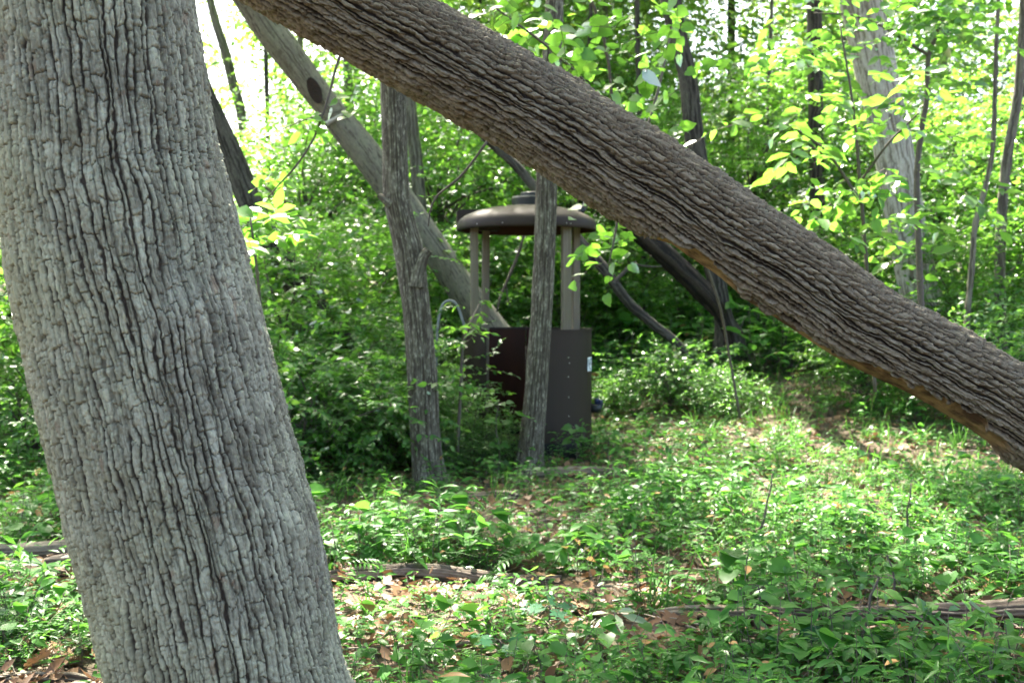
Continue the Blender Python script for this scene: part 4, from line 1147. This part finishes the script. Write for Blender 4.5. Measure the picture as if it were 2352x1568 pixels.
def herb_mesh(kind, seed):
    rng = np.random.default_rng(seed); g = Geo()
    if kind == 'rosette':
        n = 9
        a = rng.uniform(0, 6.28, n); h = rng.uniform(.04, .15, n)
        pos = np.stack([np.cos(a) * .05, np.sin(a) * .05, h], -1) * rng.uniform(.5, 1.4, (n, 1))
        for j in range(n):
            g.tube(np.array([[0, 0, -.01], pos[j]]), [.0018, .0012], 3)
        g.leaves(rng, 'ovate', pos, np.stack([np.cos(a), np.sin(a), rng.normal(0, .25, n)], -1), np.array([0, 0, 1]) + rng.normal(0, .35, (n, 3)), rng.uniform(.04, .075, n))
    elif kind == 'vine':
        n = 14
        t = np.linspace(0, 1, n)
        p = np.stack([t * .35 - .17, .05 * np.sin(t * 7 + seed), .04 + .05 * rng.random(n)], -1)
        a = rng.uniform(0, 6.28, n)
        g.tube(p[::3], np.full(len(p[::3]), .0015), 3)
        g.leaves(rng, 'heart', p + rng.normal(0, .02, (n, 3)) * np.array([1, 1, .5]), np.stack([np.cos(a), np.sin(a), rng.normal(0, .2, n)], -1), np.array([0, 0, 1]) + rng.normal(0, .35, (n, 3)), rng.uniform(.025, .055, n))
    elif kind == 'tri':
        for _ in range(6):
            c = np.array([rng.normal(0, .07), rng.normal(0, .07), rng.uniform(.07, .2)])
            g.tube(np.array([[c[0] * .2, c[1] * .2, -.01], c]), [.002, .0012], 3)
            a = rng.uniform(0, 6.28) + np.array([0, 2.1, 4.2])
            g.leaves(rng, 'ovate', np.tile(c, (3, 1)), np.stack([np.cos(a), np.sin(a), rng.normal(-.1, .15, 3)], -1), np.array([0, 0, 1]) + rng.normal(0, .2, (3, 3)), rng.uniform(.04, .07, 3))
    elif kind == 'forb':
        for _ in range(3):
            b = np.array([rng.normal(0, .05), rng.normal(0, .05), -.01]); top = b + np.array([rng.normal(0, .06), rng.normal(0, .06), rng.uniform(.2, .38)])
            g.tube(np.array([b, (b + top) / 2 + rng.normal(0, .01, 3), top]), [.0025, .002, .001], 3)
            n = 11; t = np.linspace(.25, 1, n)[:, None]; a = np.arange(n) * 2.4 + rng.uniform(0, 6)
            g.leaves(rng, 'lance', b + (top - b) * t, np.stack([np.cos(a), np.sin(a), rng.normal(.1, .25, n)], -1), np.array([0, 0, 1]) + rng.normal(0, .3, (n, 3)), rng.uniform(.05, .095, n))
    elif kind == 'broad':
        for _ in range(3):
            c = np.array([rng.normal(0, .09), rng.normal(0, .09), rng.uniform(.10, .24)])
            g.tube(np.array([[c[0] * .2, c[1] * .2, -.01], c]), [.0028, .0016], 3)
            n = 5; a = rng.uniform(0, 6.28) + np.arange(n) * 1.256 + rng.normal(0, .15, n)
            if seed % 2:
                g.leaves(rng, 'ovate', np.tile(c, (n, 1)), np.stack([np.cos(a), np.sin(a), rng.normal(-.2, .12, n)], -1), np.array([0, 0, 1]) + rng.normal(0, .2, (n, 3)), rng.uniform(.05, .085, n))
            else:
                k = 3; q = c + rng.normal(0, .05, (k, 3)); a = a[:k]
                g.leaves(rng, 'heart', q, np.stack([np.cos(a), np.sin(a), rng.normal(-.2, .2, k)], -1), np.array([0, -.15, 1]) + rng.normal(0, .35, (k, 3)), rng.uniform(.05, .085, k))
    elif kind == 'fern':
        for f in range(4):
            a0 = rng.uniform(0, 6.28); n = 12
            t = np.linspace(.2, 1, n)[:, None]; d = np.array([np.cos(a0), np.sin(a0), 0])
            p = d * t * .26 + np.array([0, 0, 1]) * (.20 * t - .13 * t ** 2)
            per = np.array([-d[1], d[0], 0])
            for s in (-1, 1):
                g.leaves(rng, 'lance', p, per * s + d * .3 + np.array([0, 0, -.1]), np.array([0, 0, 1]) + rng.normal(0, .15, (n, 3)), .075 * (1.1 - t[:, 0] * .75))
            g.tube(p[::3], np.full(len(p[::3]), .0014), 3)
    return g.mesh('herb_' + kind, [M['leaf_herb'], M['twig']])

def grass_mesh(seed, n=16, L=.3, w=.0030):
    rng = np.random.default_rng(seed); g = Geo()
    for i in range(n):
        a = rng.uniform(0, 6.28); l = L * rng.uniform(.5, 1.15); bend = rng.uniform(.25, 1.0)
        d = np.array([np.cos(a), np.sin(a), 0]); per = np.array([-d[1], d[0], 0])
        t = np.linspace(0, 1, 6)
        c = np.array([rng.normal(0, .025), rng.normal(0, .025), -.01]) + d * (l * bend * t ** 1.7)[:, None] + np.array([0, 0, 1]) * (l * (t - .55 * bend * t ** 2.3))[:, None]
        ww = w * (1.1 - t ** 2)[:, None]
        V = np.concatenate([c - per * ww, c + per * ww]); T = []
        for j in range(5):
            T += [(j, 6 + j, 7 + j), (j, 7 + j, j + 1)]
        g.put(V, np.array(T), 0, np.full(12, rng.random()))
    return g.mesh('grass_tuft', [M['grass']])

herbs = [herb_mesh(k, 100 + i) for i, k in enumerate(['rosette', 'vine', 'vine', 'tri', 'forb', 'fern', 'broad', 'broad', 'tri', 'vine', 'rosette', 'forb'])]
C_HERB = col_of('herb', herbs)
C_GRASS = col_of('tuft', [grass_mesh(140 + i, 16, [.22, .30, .38][i % 3]) for i in range(4)])
def litter_mesh(seed):
    rng = np.random.default_rng(seed); g = Geo(); n = 4
    a = rng.uniform(0, 6.28, n)
    pos = np.c_[rng.normal(0, .06, (n, 2)), rng.uniform(0, .02, n)]
    g.leaves(rng, 'litter' if seed % 3 else 'oak', pos, np.stack([np.cos(a), np.sin(a), rng.normal(0, .15, n)], -1), np.array([0, 0, 1]) + rng.normal(0, .3, (n, 3)), rng.uniform(.05, .11, n))
    return g.mesh('litter', [M['litter']])
C_LIT = col_of('dead_leaf', [litter_mesh(160 + i) for i in range(6)])
def twig_mesh(seed):
    rng = np.random.default_rng(seed); g = Geo()
    L = rng.uniform(.2, .5); t = np.linspace(-.5, .5, 6)[:, None]
    p = np.array([1, 0, 0]) * t * L + rng.normal(0, .015, (6, 3)) * np.array([.2, 1, .4]) + np.array([0, 0, .015])
    g.tube(p, .005 * np.array([1.1, 1, .9, .8, .6, .4]), 5, 0)
    g.tube(np.array([p[3], p[3] + np.array([.06, .07, .02])]), [.003, .0015], 4, 0)
    return g.mesh('twig', [M['twig_dry']])
M['twig_dry'] = plain_mat('twig_dry', (.15, .12, .09), (.28, .24, .19), 25, .85)
C_TWIG = col_of('stick', [twig_mesh(180 + i) for i in range(4)])

def field(n, y0, y1, seed, power=1.4, half=.62, margin=1.2):
    """points over the ground the camera overlooks, thinning with distance"""
    rng = np.random.default_rng(seed)
    y = y0 + (y1 - y0) * rng.random(n) ** power
    x = (rng.random(n) * 2 - 1) * (half * y + margin)
    return x, y, rng

def on_ground(x, y, dz=0.0):
    return np.stack([x, y, ground_z(x, y) + dz], -1)

bx0, by0 = KX, KY
def clear_of_logs(x, y, rng, front=.5, keepf=.25):
    ok = np.ones(len(x), bool)
    for p in LOGS:
        fr_, kf_ = (front, keepf) if p[0, 1] < 7 else (.15, .7)
        for a_, b_ in zip(p[:-1], p[1:]):
            d = b_[:2] - a_[:2]; L2 = (d ** 2).sum()
            t = np.clip(((x - a_[0]) * d[0] + (y - a_[1]) * d[1]) / L2, 0, 1)
            px, py = a_[0] + t * d[0], a_[1] + t * d[1]
            dist = np.hypot(x - px, y - py)
            ok &= ~((dist < a_[3] + .03) | ((dist < fr_) & (y < py) & (rng.random(len(x)) > kf_)))
    return ok

def clear_of_booth(x, y, r=.72):
    return (x - bx0) ** 2 + (y - by0) ** 2 > r ** 2

# herbs
x, y, rng = field(15500, 2.6, 15.0, 201)
dens = -.22 + 1.75 * fbm(x * .9, y * .9, 3, 61)
keep = (rng.random(len(x)) < dens) & clear_of_booth(x, y) & clear_of_logs(x, y, rng)
x, y = x[keep], y[keep]
sc = rng.uniform(.5, 1.2, len(x)) * (.45 + 1.2 * fbm(x * .8, y * .8, 2, 66))
scatter('ground_herbs', 'low green herbs and vines covering the forest floor', 'herbs', C_HERB, len(herbs), on_ground(x, y, -.005), np.stack([rng.normal(0, .15, len(x)), rng.normal(0, .15, len(x)), rng.uniform(0, 6.28, len(x))], -1), sc, 1)
# far herbs: larger, denser, rough
x, y, rng = field(7000, 13.0, 32.0, 202, 1.2)
scatter('far_undergrowth', 'rough green undergrowth spreading away under the far trees', 'undergrowth', C_HERB, len(herbs), on_ground(x, y, -.01), np.stack([rng.normal(0, .2, len(x)), rng.normal(0, .2, len(x)), rng.uniform(0, 6.28, len(x))], -1), rng.uniform(1.2, 3.4, len(x)), 2)
# grass: more on the right slope
x, y, rng = field(5600, 2.8, 16.0, 203)
keep = (rng.random(len(x)) < (.10 * smooth(4.2, 6.5, y) + .04 + .70 * smooth(.5, 3.5, x) * smooth(5, 8, y)) * (.3 + 1.2 * fbm(x * 1.3, y * 1.3, 2, 71))) & clear_of_booth(x, y) & clear_of_logs(x, y, rng)
x, y = x[keep], y[keep]
scatter('grass_tufts', 'thin arching woodland grass among the herbs', 'grass', C_GRASS, 4, on_ground(x, y, -.005), np.stack([rng.normal(0, .12, len(x)), rng.normal(0, .12, len(x)), rng.uniform(0, 6.28, len(x))], -1), rng.uniform(.6, 1.5, len(x)) * .9, 3)
# litter
x, y, rng = field(9000, 2.5, 18.0, 204)
scatter('leaf_litter', 'brown dead leaves strewn over the soil', 'leaf litter', C_LIT, 6, on_ground(x, y, .004), np.stack([rng.normal(0, .25, len(x)), rng.normal(0, .25, len(x)), rng.uniform(0, 6.28, len(x))], -1), rng.uniform(.7, 1.3, len(x)), 4)
x, y, rng = field(500, 2.8, 14.0, 205)
scatter('fallen_twigs', 'dry fallen twigs lying among the litter', 'twigs', C_TWIG, 4, on_ground(x, y, .015), np.stack([rng.normal(0, .1, len(x)), rng.normal(0, .15, len(x)), rng.uniform(0, 6.28, len(x))], -1), rng.uniform(.6, 1.5, len(x)), 5)

# the far wood: leafy sprays gathered into trees and thickets, reads as one mass
def spray_mesh(seed, n=22, leaf=.14, slen=.9, mat='leaf_far'):
    rng = np.random.default_rng(seed); g = Geo()
    S = 3
    sprays(g, rng, 'far', rng.normal(0, .18, (S, 3)), rand_dirs(rng, S, .4), slen, n // 2, leaf, .25, .6, .004)
    return g.mesh('spray', [M[mat], M['twig']])
C_SPRAY = col_of('spray', [spray_mesh(220 + i) for i in range(3)] + [spray_mesh(224, 28, .09, .8, 'leaf_canopy'), spray_mesh(225, 18, .19, .9, 'leaf_under')])
rng = np.random.default_rng(230)
PP = []
for i in range(82):
    D = 21 + 25 * rng.random() ** 1.3
    X = rng.uniform(-.62, .62) * D
    xd = 1176 + X / D * FPX
    hmax = rng.uniform(9, 15) + (6.5 if D > 28 else 0)
    if 340 < xd < 640:
        hmax = min(hmax, 2.2)
    if 1560 < xd < 1740 and D > 24:
        hmax = min(hmax, 6.5)
    n = int(50 + 10 * hmax)
    z = rng.random(n) ** .9 * hmax
    w = 1.5 * (1.15 - .6 * z / hmax)
    q = np.stack([X + rng.normal(0, 1, n) * w, D + rng.normal(0, 1, n) * w, z], -1)
    q[:, 2] += ground_z(q[:, 0], q[:, 1]) + .1
    PP.append(q)
PP = np.concatenate(PP)
n = len(PP)
scatter('distant_woods', 'bright sunlit green foliage of the woods beyond the clearing', 'woods', C_SPRAY, 5, PP, np.stack([rng.normal(0, .3, n), rng.normal(0, .3, n), rng.uniform(0, 6.28, n)], -1), rng.uniform(.8, 1.5, n), 6)
